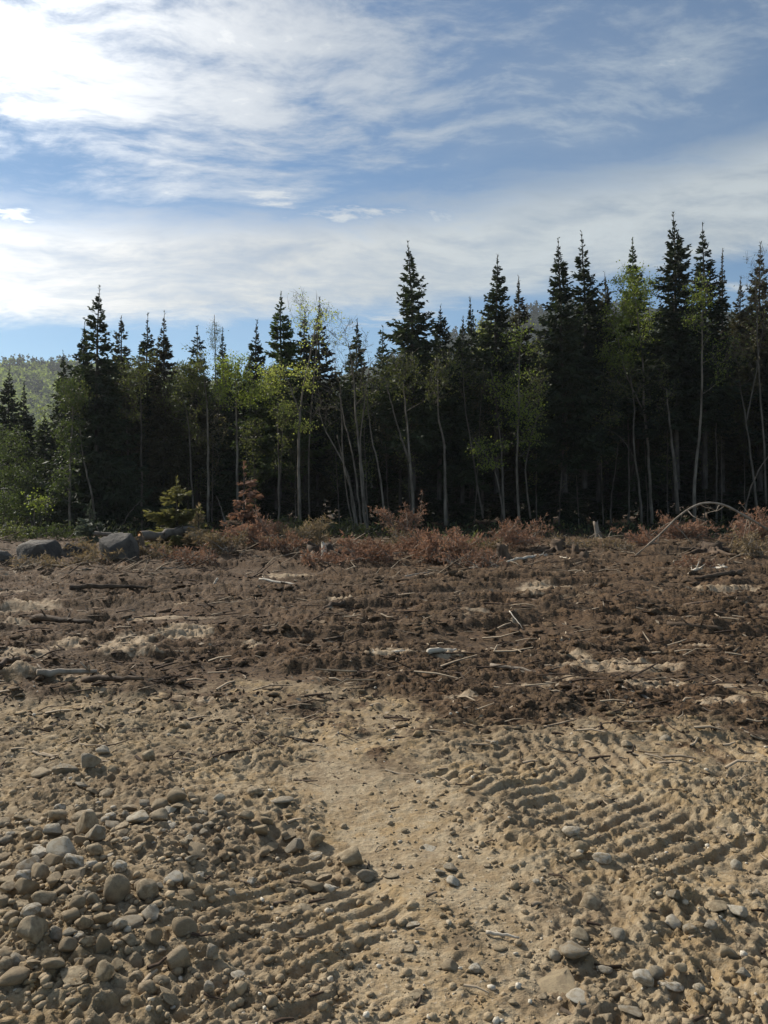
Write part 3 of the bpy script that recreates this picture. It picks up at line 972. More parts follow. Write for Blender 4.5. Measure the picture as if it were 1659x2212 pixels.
o = litter_lumps('soil_clods', 2600, M['soil'], 0.004, 0.026, ICO1, rgl, clumpy(img_scatter(1540, 2260), 101, 0.20, 2.6), rough=0.34, sink=0.4, flat=(0.35, 0.7), attrs=True, smooth=False)
tag(o, 'small crumbled clods of tan soil strewn over the bare ground', 'soil')
o = litter_lumps('peat_clods', 3600, M['soil'], 0.010, 0.10, ICO1, rgl, depth_sized(clumpy(img_scatter(1165, 1590), 102, 0.0, 0.9), 11.0, 0.30, 1.2), rough=0.36, sink=0.42, flat=(0.3, 0.65), attrs=True, smooth=False)
tag(o, 'dark clods of peaty soil strewn over the churned ground', 'soil')
o = litter_lumps('grit', 4200, M['soil'], 0.003, 0.013, ICO1, rgl, clumpy(img_scatter(1540, 2260), 107, -0.05, 3.0), rough=0.3, sink=0.3, flat=(0.5, 0.9), attrs=True, smooth=False)
tag(o, 'fine grit and soil crumbs over the sandy ground', 'grit')
o = litter_lumps('pebbles', 1100, M['cobble'], 0.005, 0.024, ICO1, rgl, clumpy(img_scatter(1560, 2260), 103, 0.0, 1.5), rough=0.1)
tag(o, 'fine pebbles mixed into the sandy soil', 'pebbles')
def heap_scatter(n, rg):
    px = np.abs(rg.normal(0, 210, n)) - 40; py = rg.normal(1990, 130, n)
    px = np.where(rg.random(n) < 0.3, rg.uniform(0, 480, n), px); py = np.where(rg.random(n) < 0.3, rg.normal(1790, 35, n), py)
    py = np.clip(py, 1700, 2300)
    x, y = gp(px, py)
    return x, y, np.ones(n)


o = litter_lumps('heap_gravel', 650, M['cobble'], 0.007, 0.024, ICO1, rgl, heap_scatter, rough=0.16, sink=0.2)
tag(o, 'coarse gravel filling the gaps of the cobble heap', 'gravel')
o = litter_lumps('light_pebbles', 380, M['pale_stone'], 0.005, 0.018, ICO1, rgl, img_scatter(1500, 2260), rough=0.1)
tag(o, 'fine light pebbles dotted over the sandy soil', 'pebbles')


# ------------------------------------------------------------------ trees
def ground_z(x, y):
    return float(terrain(np.array([float(x)]), np.array([float(y)]))[0])


def conifer_meshes(H, W, cb, rg, density=1.0, open_=0.0, mat='spruce', lean=(0.0, 0.0), shape=0.98, dead=26, tw=1.0, bark='bark_dark', ragged=0.22):
    """trunk, dead lower limbs and needle crown of one conifer standing at the origin"""
    nseg = 14
    zz = np.linspace(-0.25, H * 1.02, nseg)
    wob = 0.012 * H
    bx = lean[0] * (zz / H) ** 1.3 + wob * noise2(zz * 0.25, zz * 0 + rg.uniform(0, 99), 1) * (zz / H)
    by = lean[1] * (zz / H) ** 1.3 + wob * noise2(zz * 0.25, zz * 0 + rg.uniform(0, 99), 2) * (zz / H)
    r0 = 0.0088 * H + 0.025
    tr = r0 * (1 - np.clip(zz / H, 0, 1)) ** 0.8 + 0.009
    tr[0] *= 1.35
    tmb = MB()
    tube(tmb, np.stack([bx, by, zz], 1), tr, 8)

    def axis(z):
        return np.stack([np.interp(z, zz, bx), np.interp(z, zz, by), z], -1)
    # living branches
    z0 = cb * H
    nb = int((H - z0) * (30 + 22 * (1 - open_)) * density)
    uu = rg.random(nb) ** 0.85                     # 0 at the tip, 1 at the crown base
    spacing = 0.33 + 0.25 * open_
    zb = H - uu * (H - z0)
    zb = np.where(rg.random(nb) < (0.35 + 0.5 * open_) * sstep(uu, 0.08, 0.3), np.round(zb / spacing) * spacing + rg.normal(size=nb) * 0.035, zb)
    zb = np.clip(zb, z0 * 0.97, H * 0.99)
    uu = (H - zb) / (H - z0)
    prof = np.minimum(uu ** shape, 1.0) * (1 - 0.28 * sstep(uu, 0.72, 1.0))
    L = W * (prof * (1 + ragged * rg.normal(size=nb)) + 0.015)
    # a few gaps and some bare sides
    phi = rg.uniform(0, 2 * np.pi, nb)
    gap = noise2(phi * 0.9, zb * 0.55, int(rg.integers(50)))
    L = np.maximum(L * (1 + 0.35 * gap), 0.05)
    eb = np.interp(uu, [0, 0.12, 0.45, 1.0], [0.9, 0.42, 0.02, -0.24]) + 0.10 * rg.normal(size=nb)
    droop = 0.05 + 0.23 * np.minimum(uu * 2, 1)
    nt = (9 + L * 17 * tw).astype(int)
    bi = np.repeat(np.arange(nb), nt)
    n = len(bi)
    t = rg.random(n) ** 0.75 * 0.96 + 0.04
    Lb, e, ph, up = L[bi], eb[bi], phi[bi], uu[bi]
    hor = np.stack([np.cos(ph), np.sin(ph), np.zeros(n)], -1)
    side = np.stack([-np.sin(ph), np.cos(ph), np.zeros(n)], -1)
    zrel = Lb * (np.sin(e) * t - droop[bi] * 1.6 * t * (1.25 - t)) + Lb * 0.10 * t ** 3
    P = axis(zb[bi]) + hor * (Lb * t * np.cos(e))[:, None]
    P[:, 2] += zrel
    tl = (0.035 + np.minimum(0.10, 0.28 * Lb) + 0.34 * Lb * (1.05 - t)) * rg.uniform(0.6, 1.25, n)
    sgn = rg.choice([-1.0, 1.0], n)
    fwd = rg.uniform(0.35, 1.0, n)
    d = hor * fwd[:, None] + side * (sgn * rg.uniform(0.1, 0.9, n))[:, None]
    d[:, 2] += np.sin(e) * 0.5 + rg.normal(size=n) * 0.25 - 0.18
    cmb = MB()
    blades(cmb, P, d, tl, 0.02 + np.minimum(0.05, 0.2 * tl) + 0.13 * tl, rg)
    # leader
    lz = H + 0.25 - rg.random(26) ** 1.2 * 0.9
    blades(cmb, axis(lz), np.stack([rg.normal(size=26), rg.normal(size=26), 2.2 + 0 * lz], -1), 0.14, 0.035, rg)
    bmb = MB()
    # limbs inside the crown, then dead ones below it
    for k in rg.choice(nb, min(nb, 46), replace=False):
        tt = np.linspace(0, 0.8, 4)
        hk = np.array([math.cos(phi[k]), math.sin(phi[k]), 0])
        pts = axis(np.array([zb[k]]))[0] + hk[None] * (L[k] * tt * math.cos(eb[k]))[:, None]
        pts[:, 2] += L[k] * (math.sin(eb[k]) * tt - droop[k] * 1.6 * tt * (1.25 - tt))
        tube(bmb, pts, np.linspace(0.018, 0.006, 4), 3, cap=False)
    for k in range(dead):
        z = rg.uniform(0.10 * H, max(z0, 0.25 * H)); a = rg.uniform(0, 6.283)
        ln = rg.uniform(0.3, 1.3) * (0.6 + 0.4 * W)
        tt = np.linspace(0, 1, 4)
        hk = np.array([math.cos(a), math.sin(a), 0])
        pts = axis(np.array([z]))[0] + hk[None] * (ln * tt)[:, None]
        pts[:, 2] += ln * (0.10 * tt - 0.42 * tt ** 2 * rg.uniform(0.2, 1.2)); pts += rg.normal(size=pts.shape) * 0.02 * tt[:, None]
        tube(bmb, pts, np.linspace(0.013, 0.004, 4), 3, cap=False)
    out = []
    for mb, nm, mt, sm in ((tmb, 'trunk', bark, True), (bmb, 'branches', 'bark_dark', False), (cmb, 'crown', mat, False)):
        if mb.n == 0: continue
        me = mb.mesh(nm, sm); me.materials.append(M[mt]); out.append((nm, me))
    return out


def plant(name, parts, loc, label, cat, group=None, rz=0.0, s=1.0):
    root = empty(name, loc)
    root.rotation_euler = (0, 0, rz)
    root.scale = (s, s, s)
    for nm, me in parts:
        o = bpy.data.objects.new(nm, me)
        COL.objects.link(o)
        o.parent = root
        if nm == 'branches': o['kind'] = 'stuff'
    tag(root, label, cat, group)
    return root


EDGE = 'conifers along the forest edge'
# x of the foot, x and row of the tip, distance, crown radius, crown base as a share of height, openness, needles, label
CONIFERS = [
    (205, 215, 632, 33.0, 1.80, 0.04, 0.75, 'spruce', 'broad open spruce at the left end of the forest, foliage almost to the ground'),
    (176, 183, 708, 34.5, 1.35, 0.05, 0.45, 'spruce', 'narrow dark spruce tucked against the left side of the broad open spruce'),
    (258, 262, 690, 35.5, 1.25, 0.30, 0.3, 'spruce_brown', 'brownish conifer just right of the broad open spruce'),
    (320, 320, 690, 36.0, 0.95, 0.35, 0.1, 'spruce', 'thin pointed conifer, left of a pair of thin spires'),
    (355, 357, 686, 34.5, 1.05, 0.30, 0.3, 'spruce_brown', 'thin purplish spire with a bare neck, right of a pair of thin spires'),
    (428, 425, 716, 38.0, 1.25, 0.30, 0.4, 'spruce', 'short broad topped conifer behind the olive aspen'),
    (483, 482, 718, 42.0, 0.80, 0.35, 0.2, 'spruce', 'small dark conifer tip beside the pale feathery treetop'),
    (552, 554, 703, 37.0, 1.10, 0.32, 0.25, 'spruce', 'thin spire conifer left of the green tipped fir'),
    (603, 607, 640, 35.0, 1.40, 0.38, 0.35, 'fir_light', 'green tipped fir rising above the bright leaved maple'),
    (658, 657, 682, 36.0, 1.10, 0.36, 0.2, 'spruce', 'dark conifer behind the bright leaved maple trunk'),
    (692, 690, 655, 38.0, 1.25, 0.36, 0.3, 'spruce_brown', 'conifer half veiled by a sparse leafy crown'),
    (771, 769, 700, 35.5, 0.95, 0.40, 0.1, 'spruce', 'slim smooth spire behind the clump of bare leaning stems'),
    (830, 828, 714, 39.0, 1.15, 0.35, 0.35, 'spruce', 'small conifer tip left of the tallest middle spruce'),
    (893, 886, 533, 33.5, 1.50, 0.47, 0.62, 'spruce', 'tallest spruce in the middle with tiered open branches'),
    (948, 952, 672, 34.5, 1.45, 0.42, 0.3, 'spruce', 'bushy dark spruce right of the tallest middle spruce'),
    (998, 1000, 698, 34.5, 1.10, 0.40, 0.1, 'spruce', 'smooth dark cone shaped conifer below the ridge'),
    (1018, 1016, 655, 37.0, 0.95, 0.40, 0.2, 'spruce', 'thin dark spire where the ridge meets the forest'),
    (1072, 1074, 560, 34.5, 1.15, 0.55, 0.35, 'spruce', 'slender spruce with a tufted top standing before the ridge'),
    (1121, 1120, 608, 37.0, 0.95, 0.50, 0.3, 'spruce_brown', 'thin olive spire right of the slender tufted spruce'),
    (1221, 1207, 530, 33.0, 1.55, 0.42, 0.25, 'spruce', 'tall dense spruce on a pale straight trunk, left of two'),
    (1262, 1263, 514, 33.8, 1.55, 0.40, 0.45, 'spruce', 'tall open spruce on a dark straight trunk, right of two'),
    (1309, 1308, 598, 38.0, 1.10, 0.45, 0.3, 'spruce_brown', 'low conifer tip beside the yellow green poplar'),
    (1366, 1365, 530, 35.5, 1.20, 0.50, 0.3, 'fir_light', 'conifer whose tip rises out of the yellow green poplar'),
    (1462, 1453, 474, 32.8, 1.55, 0.40, 0.30, 'spruce', 'tallest spruce of the whole forest, dense and dark on the right'),
    (1522, 1520, 497, 34.0, 1.35, 0.48, 0.45, 'spruce', 'tall spruce right of the tallest one, its lower crown veiled by leaves'),
    (1560, 1561, 550, 35.5, 0.62, 0.45, 0.5, 'spruce_brown', 'nearly bare thin spire conifer near the right edge'),
    (1600, 1600, 612, 37.0, 1.20, 0.42, 0.3, 'spruce_brown', 'round topped conifer near the right edge'),
    (1641, 1641, 538, 35.0, 1.35, 0.45, 0.4, 'spruce_brown', 'shaggy brownish conifer at the right edge of the picture'),
    (18, 20, 804, 40.0, 1.25, 0.05, 0.2, 'spruce', 'pointed spruce at the left edge before the green hill'),
    (54, 52, 836, 38.0, 1.15, 0.05, 0.2, 'spruce', 'pointed spruce second from the left edge before the green hill'),
    (138, 137, 770, 38.5, 1.15, 0.05, 0.25, 'spruce', 'slim spruce standing against the right end of the green hill'),
    (100, 98, 905, 36.5, 1.30, 0.04, 0.3, 'spruce', 'low dark spruce between the left spruces and the forest'),
    (1712, 1705, 575, 34.5, 1.45, 0.40, 0.4, 'spruce', 'dark spruce just beyond the right edge of the picture'),
]
for k, (fx, tx, ty, D, W, cb, op, mt, lab) in enumerate(CONIFERS):
    rg = np.random.default_rng(500 + k)
    rx, _ = ray(fx, 1150)
    x0 = rx * D
    z0 = ground_z(x0, D)
    tip = at(tx, ty, D)
    parts = conifer_meshes(tip[2] - z0, W * (1.22 + 0.18 * rg.random()), cb * rg.uniform(0.62, 0.9), rg, density=1.2 * rg.uniform(0.85, 1.1), open_=op * 0.6, ragged=rg.uniform(0.2, 0.36), mat=mt, lean=(tip[0] - x0, 0.0), dead=30 if cb > 0.2 else 6)
    plant('spruce_tree', parts, (x0, D, z0), lab, 'conifer', EDGE)

# rows of shaded conifers behind them: a handful of kinds, copied
rgf = np.random.default_rng(77)
FILL = [conifer_meshes(H, W, cb, rgf, density=0.75, open_=0.1, mat=m_, shape=0.62, dead=34, tw=0.9)
        for H, W, cb, m_ in ((10.2, 1.25, 0.30, 'spruce'), (9.4, 1.45, 0.16, 'spruce'), (10.8, 1.15, 0.38, 'spruce_brown'), (9.0, 1.5, 0.06, 'spruce'), (8.6, 1.2, 0.22, 'spruce_brown'))]
# allowed treetop row over the width of the picture (keeps the skyline of the photograph)
SKY_X = [-400, 130, 165, 300, 420, 560, 700, 800, 950, 1050, 1150, 1300, 1450, 1659, 2100]
SKY_Y = [905, 890, 800, 775, 770, 775, 770, 770, 745, 720, 690, 660, 650, 660, 650]
TREE_SHORT = ['broad open spruce', 'brownish conifer beside it', 'left thin spire', 'purplish thin spire', 'broad topped conifer', 'small dark tip', 'thin spire by the fir',
              'green tipped fir', 'conifer behind the maple', 'leaf veiled conifer', 'slim smooth spire', 'small conifer tip', 'tallest middle spruce', 'bushy dark spruce',
              'smooth dark cone', 'thin spire at the ridge', 'slender tufted spruce', 'thin olive spire', 'tall dense spruce', 'tall open spruce', 'low conifer tip',
              'poplar veiled conifer', 'tallest spruce of all', 'spruce right of the tallest', 'nearly bare spire', 'round topped conifer', 'shaggy conifer at the edge']
tree_x = [205, 258, 320, 355, 428, 483, 552, 603, 658, 692, 771, 830, 893, 948, 998, 1018, 1072, 1121, 1221, 1262, 1309, 1366, 1462, 1522, 1560, 1600, 1641]
gap_n = {}
ORD = ['', 'second ', 'third ', 'fourth ', 'fifth ', 'sixth ', 'seventh ', 'eighth ']
for k in range(74):
    px = 165 + (k + rgf.uniform(0.1, 0.9)) * (1590.0 / 74)
    D = [36.5, 40.5, 38.3, 43.5][k % 4] + rgf.uniform(-0.8, 0.8)
    rx, _ = ray(px, 1150)
    ty = np.interp(px, SKY_X, SKY_Y) + rgf.uniform(5, 70)
    Ht = (ray(px, ty)[1]) * D + CAM_H
    gi = int(np.searchsorted(tree_x, px))
    cnt = gap_n[gi] = gap_n.get(gi, 0) + 1
    if gi == 0: shade_label = f'{ORD[cnt - 1]}dark shaded conifer left of the broad open spruce'
    elif gi == len(tree_x): shade_label = f'{ORD[cnt - 1]}dark shaded conifer right of the shaggy conifer at the edge'
    else: shade_label = f'{ORD[cnt - 1]}shaded conifer between the {TREE_SHORT[gi - 1]} and the {TREE_SHORT[gi]}'
    i = k % 5
    base_h = (10.2, 9.4, 10.8, 9.0, 8.6)[i]
    plant('shaded_conifer', FILL[i], (rx * D, D, ground_z(rx * D, D)), shade_label, 'conifer',
          'shaded conifers inside the forest', rgf.uniform(0, 6.28), Ht / base_h)


def forest_mass():
    """what closes the view deep in the wood: one dark mass of crowns"""
    mb = MB()
    rg = np.random.default_rng(41)
    for k in range(120):
        px = rg.uniform(150, 2050)
        D = rg.uniform(45.5, 60)
        rx, _ = ray(px, 1100)
        ty = np.interp(px, SKY_X, SKY_Y) + rg.uniform(20, 90)
        H = ray(px, ty)[1] * D + CAM_H
        x0 = rx * D
        n = 420
        u = rg.random(n) ** 0.7
        a = rg.uniform(0, 6.283, n)
        r = 1.7 * (u ** 0.75) * rg.random(n) ** 0.4
        P = np.stack([x0 + r * np.cos(a), D + r * np.sin(a), H * (1 - u * 0.97)], -1)
        d = np.stack([np.cos(a), np.sin(a), rg.normal(size=n) * 0.3 - 0.3], -1)
        blades(mb, P, d, rg.uniform(0.35, 0.8, n), 0.24, rg)
    o = mb.build('background_forest', M['spruce'])
    tag(o, 'dark mass of conifers deep behind the forest edge', 'forest', kind='stuff')


forest_mass()


def bez(pts, n=14):
    """smooth curve through points"""
    P = np.asarray(pts, float)
    s = np.concatenate([[0], np.cumsum(np.linalg.norm(np.diff(P, axis=0), axis=1))])
    q = np.linspace(0, s[-1], n)
    if len(P) == 2:
        return np.stack([np.interp(q, s, P[:, i]) for i in range(3)], 1)
    # Catmull-Rom
    out = []
    for t in q:
        i = min(np.searchsorted(s, t, side='right') - 1, len(P) - 2)
        u = (t - s[i]) / (s[i + 1] - s[i] + 1e-9)
        p0 = P[max(i - 1, 0)]; p1 = P[i]; p2 = P[i + 1]; p3 = P[min(i + 2, len(P) - 1)]
        out.append(0.5 * (2 * p1 + (p2 - p0) * u + (2 * p0 - 5 * p1 + 4 * p2 - p3) * u * u + (3 * p1 - p0 - 3 * p2 + p3) * u ** 3))
    return np.array(out)


def leafy_tree(name, label, cat, D, stems, clumps, r0=0.09, leaf='leaf_spring', bark='bark_grey', lsize=0.085, per=26, spread=0.25,
               twigs=True, depth=0.8, seed=0, group=None, bare=0, grow=(0.0, 1.0)):
    """stems: lists of picture points from foot to tip; clumps: ellipses (x, row, rx, ry, how many sprays)"""
    rg = np.random.default_rng(9000 + seed)
    foot = at(stems[0][0][0], stems[0][0][1], D)
    base = np.array([foot[0], D, ground_z(foot[0], D)])
    tmb, bmb, lmb = MB(), MB(), MB()
    nodes, nrad = [], []
    for si, st_ in enumerate(stems):
        dd = np.cumsum(rg.normal(size=len(st_)) * 0.12) if len(st_) > 1 else [0]
        pts = np.array([at(p[0], p[1], D + dd[i] * (1 if i else 0)) for i, p in enumerate(st_)]) - base
        if len(st_[0]) == 2 and st_[0][1] > 1085:
            pts[0][2] = -0.2 if si == 0 else -0.15 + ground_z(pts[0][0] + base[0], D) - base[2]
        c = bez(pts, 16)
        rad0 = 0.86 * (st_[0][2] if len(st_[0]) > 2 else r0)
        rad = rad0 * np.linspace(1.0, 0.22, 16) ** 0.9
        c[1:-1] += rg.normal(size=(14, 3)) * 0.012
        tube(tmb, c, rad, 7)
        for q in range(3, 16):
            nodes.append(c[q]); nrad.append(rad[q])
    nodes = np.array(nodes); nrad = np.array(nrad)
    ends = []
    for (cx, cy, rx, ry, cnt) in clumps:
        c0 = at(cx, cy, D) - base
        wx, wz = rx * D / F, ry * D / F
        p = unit(rg.normal(size=(int(cnt), 3))) * (rg.random((int(cnt), 1)) ** 0.45)
        ends.append(c0 + p * np.array([wx, min(depth, max(wx, 0.3)), wz]))
    if ends:
        E = np.concatenate(ends)
        dist = np.linalg.norm(E[:, None] - nodes[None], axis=2).min(1)
        for k in np.argsort(dist):
            e = E[k]
            cost = np.linalg.norm(nodes - e, axis=1) + 0.9 * np.maximum(0, nodes[:, 2] - e[2] + 0.25)
            j = int(np.argmin(cost))
            s_ = nodes[j]
            mid = (s_ + e) / 2 + np.array([0, 0, -0.05 * np.linalg.norm(e - s_)]) + rg.normal(size=3) * 0.05
            c = bez([s_, mid, e], 5)
            rr = np.linspace(min(nrad[j] * 0.6, 0.028), 0.006, 5)
            tube(bmb, c, rr, 3, cap=False)
            nodes = np.vstack([nodes, c[1:]]); nrad = np.concatenate([nrad, rr[1:]])
            ax = unit((e - s_)[None])[0]
            if twigs:
                for q in range(3):
                    tdir = unit((ax + rg.normal(size=3) * 0.7 + np.array([0, 0, 0.25]))[None])[0]
                    t0 = c[int(rg.integers(2, 5))]
                    tube(bmb, np.stack([t0, t0 + tdir * rg.uniform(0.15, 0.45)]), np.array([0.006, 0.003]), 3, cap=False)
            m = int(per * rg.uniform(0.4, 1.6))
            if m > 0:
                cen = c[rg.integers(2, 5, m)]
                P = cen + rg.normal(size=(m, 3)) * spread * np.array([1, 1, 0.75]) * 0.6
                dl = rg.normal(size=(m, 3)); dl[:, 2] -= 0.5
                blades(lmb, P, dl, lsize * rg.uniform(0.7, 1.3, m), lsize * rg.uniform(0.6, 0.95, m), rg)
    root = empty(name, base)
    tmb.build('trunk', M[bark], root, smooth=True)
    if bmb.n: bmb.build('branches', M[bark], root)['kind'] = 'stuff'
    if lmb.n: lmb.build('crown', M[leaf], root)
    tag(root, label, cat, group)
    return root


LT = 'broadleaf trees along the forest edge'
i_ = [0]


def LTree(label, D, stems, clumps, **kw):
    i_[0] += 1
    kw.setdefault('group', LT)
    nm = kw.pop('name', 'broadleaf_tree')
    cat = kw.pop('cat', 'tree')
    return leafy_tree(nm, label, cat, D, stems, clumps, seed=i_[0], **kw)


# left part
LTree('olive leaved aspen with a straight pale trunk, left of two', 32.5, [[(450, 1128, 0.075), (449, 960), (446, 860), (430, 760)]],
      [(418, 800, 42, 55, 42), (450, 850, 34, 45, 20), (395, 850, 25, 50, 14)], leaf='leaf_olive', per=34)
LTree('brighter green aspen with a pale trunk, right of two', 32.0, [[(514, 1100, 0.075), (512, 960), (510, 840), (508, 780)]],
      [(505, 805, 46, 46, 46), (540, 850, 25, 36, 14), (478, 850, 22, 36, 12)], leaf='leaf_spring', per=36)
LTree('pale feathery larch top poking above the skyline', 44.0, [[(468, 1110, 0.07), (466, 850), (463, 680)]],
      [(464, 725, 13, 44, 34)], leaf='leaf_olive', per=16, lsize=0.06, spread=0.22)
LTree('pale bare trunk leaning beside the broad open spruce', 31.5, [[(206, 1122, 0.055), (192, 1040), (178, 985), (172, 900)]],
      [(168, 860, 28, 40, 16)], leaf='leaf_olive', per=30)
LTree('greenish broadleaf tree against the left side of the broad spruce', 31.0, [[(150, 1150, 0.07), (152, 1000), (158, 870)]],
      [(160, 850, 34, 34, 28), (150, 950, 30, 50, 30), (140, 1040, 26, 40, 20)], leaf='leaf_bush', per=36)
LTree('thin straight shaded trunk below the purplish spire', 33.0, [[(306, 1150, 0.06), (306, 1000), (304, 860), (300, 790)]],
      [(300, 800, 38, 60, 34), (280, 870, 30, 40, 16)], leaf='leaf_olive', bark='bark_mid', per=26)
LTree('dim trunk between the purplish spire and the olive aspen', 33.5, [[(418, 1130, 0.06), (412, 1000), (405, 900), (385, 830)]],
      [(372, 850, 34, 60, 26)], leaf='leaf_olive', bark='bark_mid', per=24)
LTree('dim thin trunk left of the purplish spire', 34.0, [[(276, 1150, 0.055), (276, 980), (270, 850)]],
      [(262, 820, 28, 50, 18)], leaf='leaf_olive', bark='bark_mid', per=22)
LTree('leaning broken pale stub in the shade below the aspens', 30.5, [[(488, 1135, 0.045), (478, 1100), (468, 1072)]], [], name='broken_trunk')
# middle
LTree('maple with sprays of bright yellow green leaves before the dark forest', 31.0,
      [[(648, 1130, 0.085), (646, 1040), (647, 930), (655, 840), (672, 760), (684, 690)], [(650, 900, 0.04), (625, 830), (600, 790)]],
      [(600, 800, 34, 16, 26), (585, 835, 22, 20, 16), (655, 800, 34, 20, 18), (655, 920, 32, 6, 15), (620, 880, 30, 12, 12), (668, 830, 14, 8, 6), (690, 700, 60, 55, 24)],
      leaf='leaf_bright', per=17, lsize=0.085, spread=0.26, depth=0.9)
LTree('sparse crown of tiny leaves and bare twigs above the dark conifers', 33.0, [[(668, 1120, 0.05), (668, 950), (680, 800), (690, 660)]],
      [(680, 690, 62, 44, 44), (640, 660, 30, 30, 14)], leaf='leaf_spring', per=7, lsize=0.06, bark='bark_mid')
LTree('thin straight trunk left of the bright leaved maple', 32.0, [[(603, 1130, 0.055), (602, 1000), (600, 900), (598, 840)]],
      [(575, 830, 36, 40, 22)], leaf='leaf_spring', per=24, bark='bark_mid')
LTree('clump of tall bare leaning stems fanning out from one foot', 31.0,
      [[(790, 1152, 0.072), (778, 1000), (770, 900), (762, 800), (752, 740)],
       [(782, 1152, 0.06), (770, 1040), (757, 960), (742, 900), (735, 830)],
       [(775, 1150, 0.055), (752, 1030), (722, 965), (700, 925), (688, 880)],
       [(770, 1150, 0.05), (755, 1050), (742, 1000), (738, 900), (732, 850)],
       [(796, 1150, 0.05), (785, 1040), (779, 950), (790, 850), (802, 780)],
       [(764, 1150, 0.04), (750, 1070), (741, 1000), (728, 940)]],
      [(755, 760, 52, 70, 60), (700, 870, 40, 50, 30), (790, 800, 34, 60, 26), (720, 720, 50, 50, 26)], leaf='leaf_olive', per=4, lsize=0.055, bark='bark_grey')
LTree('slender curved trunk right of the clump of bare stems', 31.5, [[(829, 1110, 0.055), (822, 1030), (806, 960), (797, 900), (790, 830)]],
      [(795, 830, 34, 50, 22)], leaf='leaf_olive', per=6, bark='bark_grey')
LTree('pale trunk forking into a wide V below the tallest middle spruce', 31.0,
      [[(893, 1130, 0.085), (890, 1060), (886, 990), (878, 900), (872, 830)], [(886, 1000, 0.06), (868, 950), (848, 880), (835, 832)]],
      [(845, 800, 36, 40, 30), (880, 800, 30, 40, 22), (925, 830, 30, 50, 18)], leaf='leaf_olive', per=16)
LTree('smooth trunk with a kink right of the tallest middle spruce', 31.2, [[(963, 1135, 0.085), (961, 1040), (960, 960), (948, 905), (946, 820)]],
      [(958, 800, 36, 60, 34)], leaf='leaf_olive', per=14, bark='bark_grey')
LTree('thin slanting trunk between kinked trunk and leafy saplings', 32.0, [[(1043, 1120, 0.05), (1030, 1040), (1016, 950), (1005, 880), (1000, 800)]],
      [(1000, 800, 26, 60, 20)], leaf='leaf_olive', per=14, bark='bark_mid')
LTree('yellow green poplar top glowing before the ridge', 37.5, [[(1042, 1110, 0.07), (1044, 900), (1044, 720)]],
      [(1042, 735, 24, 44, 34)], leaf='leaf_bright', per=30)
# right
LTree('leafy sapling with upright sprays, the left stem of three', 31.0, [[(1089, 1125, 0.05), (1085, 1000), (1075, 900), (1060, 800)]],
      [(1075, 840, 34, 100, 34), (1035, 965, 22, 34, 10), (1050, 990, 24, 20, 8)], leaf='leaf_spring', per=13, bark='bark_mid')
LTree('leafy sapling with yellow green upright sprays, the middle stem of three', 30.5, [[(1122, 1130, 0.065), (1116, 1000), (1120, 900), (1122, 760), (1130, 700)]],
      [(1128, 860, 50, 90, 64), (1140, 930, 44, 50, 26), (1120, 740, 36, 50, 22)], leaf='leaf_spring', per=15, bark='bark_grey')
LTree('leafy sapling leaning outwards, the right stem of three', 31.2, [[(1146, 1120, 0.05), (1136, 1040), (1140, 980), (1160, 900)]],
      [(1160, 860, 28, 70, 26), (1165, 780, 24, 60, 16)], leaf='leaf_olive', per=12, bark='bark_mid')
LTree('green spray of a low maple reaching out before the dark trunks', 30.0, [[(1090, 1130, 0.04), (1075, 1040), (1050, 985), (1018, 945)]],
      [(1030, 965, 20, 24, 12), (1060, 1000, 26, 12, 12), (1085, 960, 20, 20, 8)], leaf='leaf_spring', per=14, bark='bark_mid')
LTree('big yellow green poplar crown between the tall spruces', 33.0,
      [[(1408, 1132, 0.085), (1402, 1000), (1392, 880), (1388, 780), (1372, 640)], [(1396, 900, 0.04), (1350, 800), (1330, 700)]],
      [(1365, 620, 42, 60, 54), (1330, 690, 44, 46, 44), (1400, 650, 30, 70, 26), (1325, 770, 50, 34, 30), (1380, 740, 44, 44, 24)], leaf='leaf_spring', per=26, bark='bark_grey')
LTree('grey trunk with one long side limb left of the poplar trunk', 32.0,
      [[(1386, 1130, 0.065), (1380, 1040), (1368, 960), (1370, 880), (1360, 800)], [(1370, 990, 0.03), (1340, 945), (1300, 920)]],
      [(1340, 830, 50, 50, 34), (1310, 900, 40, 24, 18)], leaf='leaf_olive', per=11, bark='bark_mid')
LTree('thick grey trunk leaning slightly under the tallest spruce', 31.5, [[(1464, 1110, 0.10), (1456, 1000), (1447, 920), (1440, 840)]],
      [(1425, 830, 40, 60, 30)], leaf='leaf_olive', per=10, bark='bark_mid')
LTree('tall pale wavy trunk reaching up into light green leaves', 30.8, [[(1500, 1130, 0.085), (1499, 1060), (1508, 960), (1516, 860), (1516, 740), (1518, 660)]],
      [(1515, 640, 34, 50, 34), (1500, 690, 30, 24, 14), (1550, 760, 34, 70, 24)], leaf='leaf_spring', per=15, bark='bark_grey')
LTree('dim leaning trunk near the right edge, forked high up', 32.0, [[(1636, 1100, 0.07), (1624, 1000), (1610, 900), (1596, 820)], [(1612, 910, 0.04), (1630, 820), (1650, 700)]],
      [(1600, 760, 40, 70, 44), (1645, 680, 26, 90, 34)], leaf='leaf_olive', per=6, bark='bark_mid')
LTree('thin trunk at the right edge of the picture', 31.5, [[(1655, 1090, 0.055), (1650, 960), (1640, 820), (1632, 600)]],
      [(1640, 600, 30, 80, 36)], leaf='leaf_olive', per=4, lsize=0.05, bark='bark_mid')
LTree('thin crooked stem in the gap right of the open spruce', 33.0, [[(1318, 1135, 0.04), (1322, 1060), (1330, 1010), (1335, 960)]],
      [(1335, 930, 26, 40, 14)], leaf='leaf_olive', per=6, bark='bark_mid')
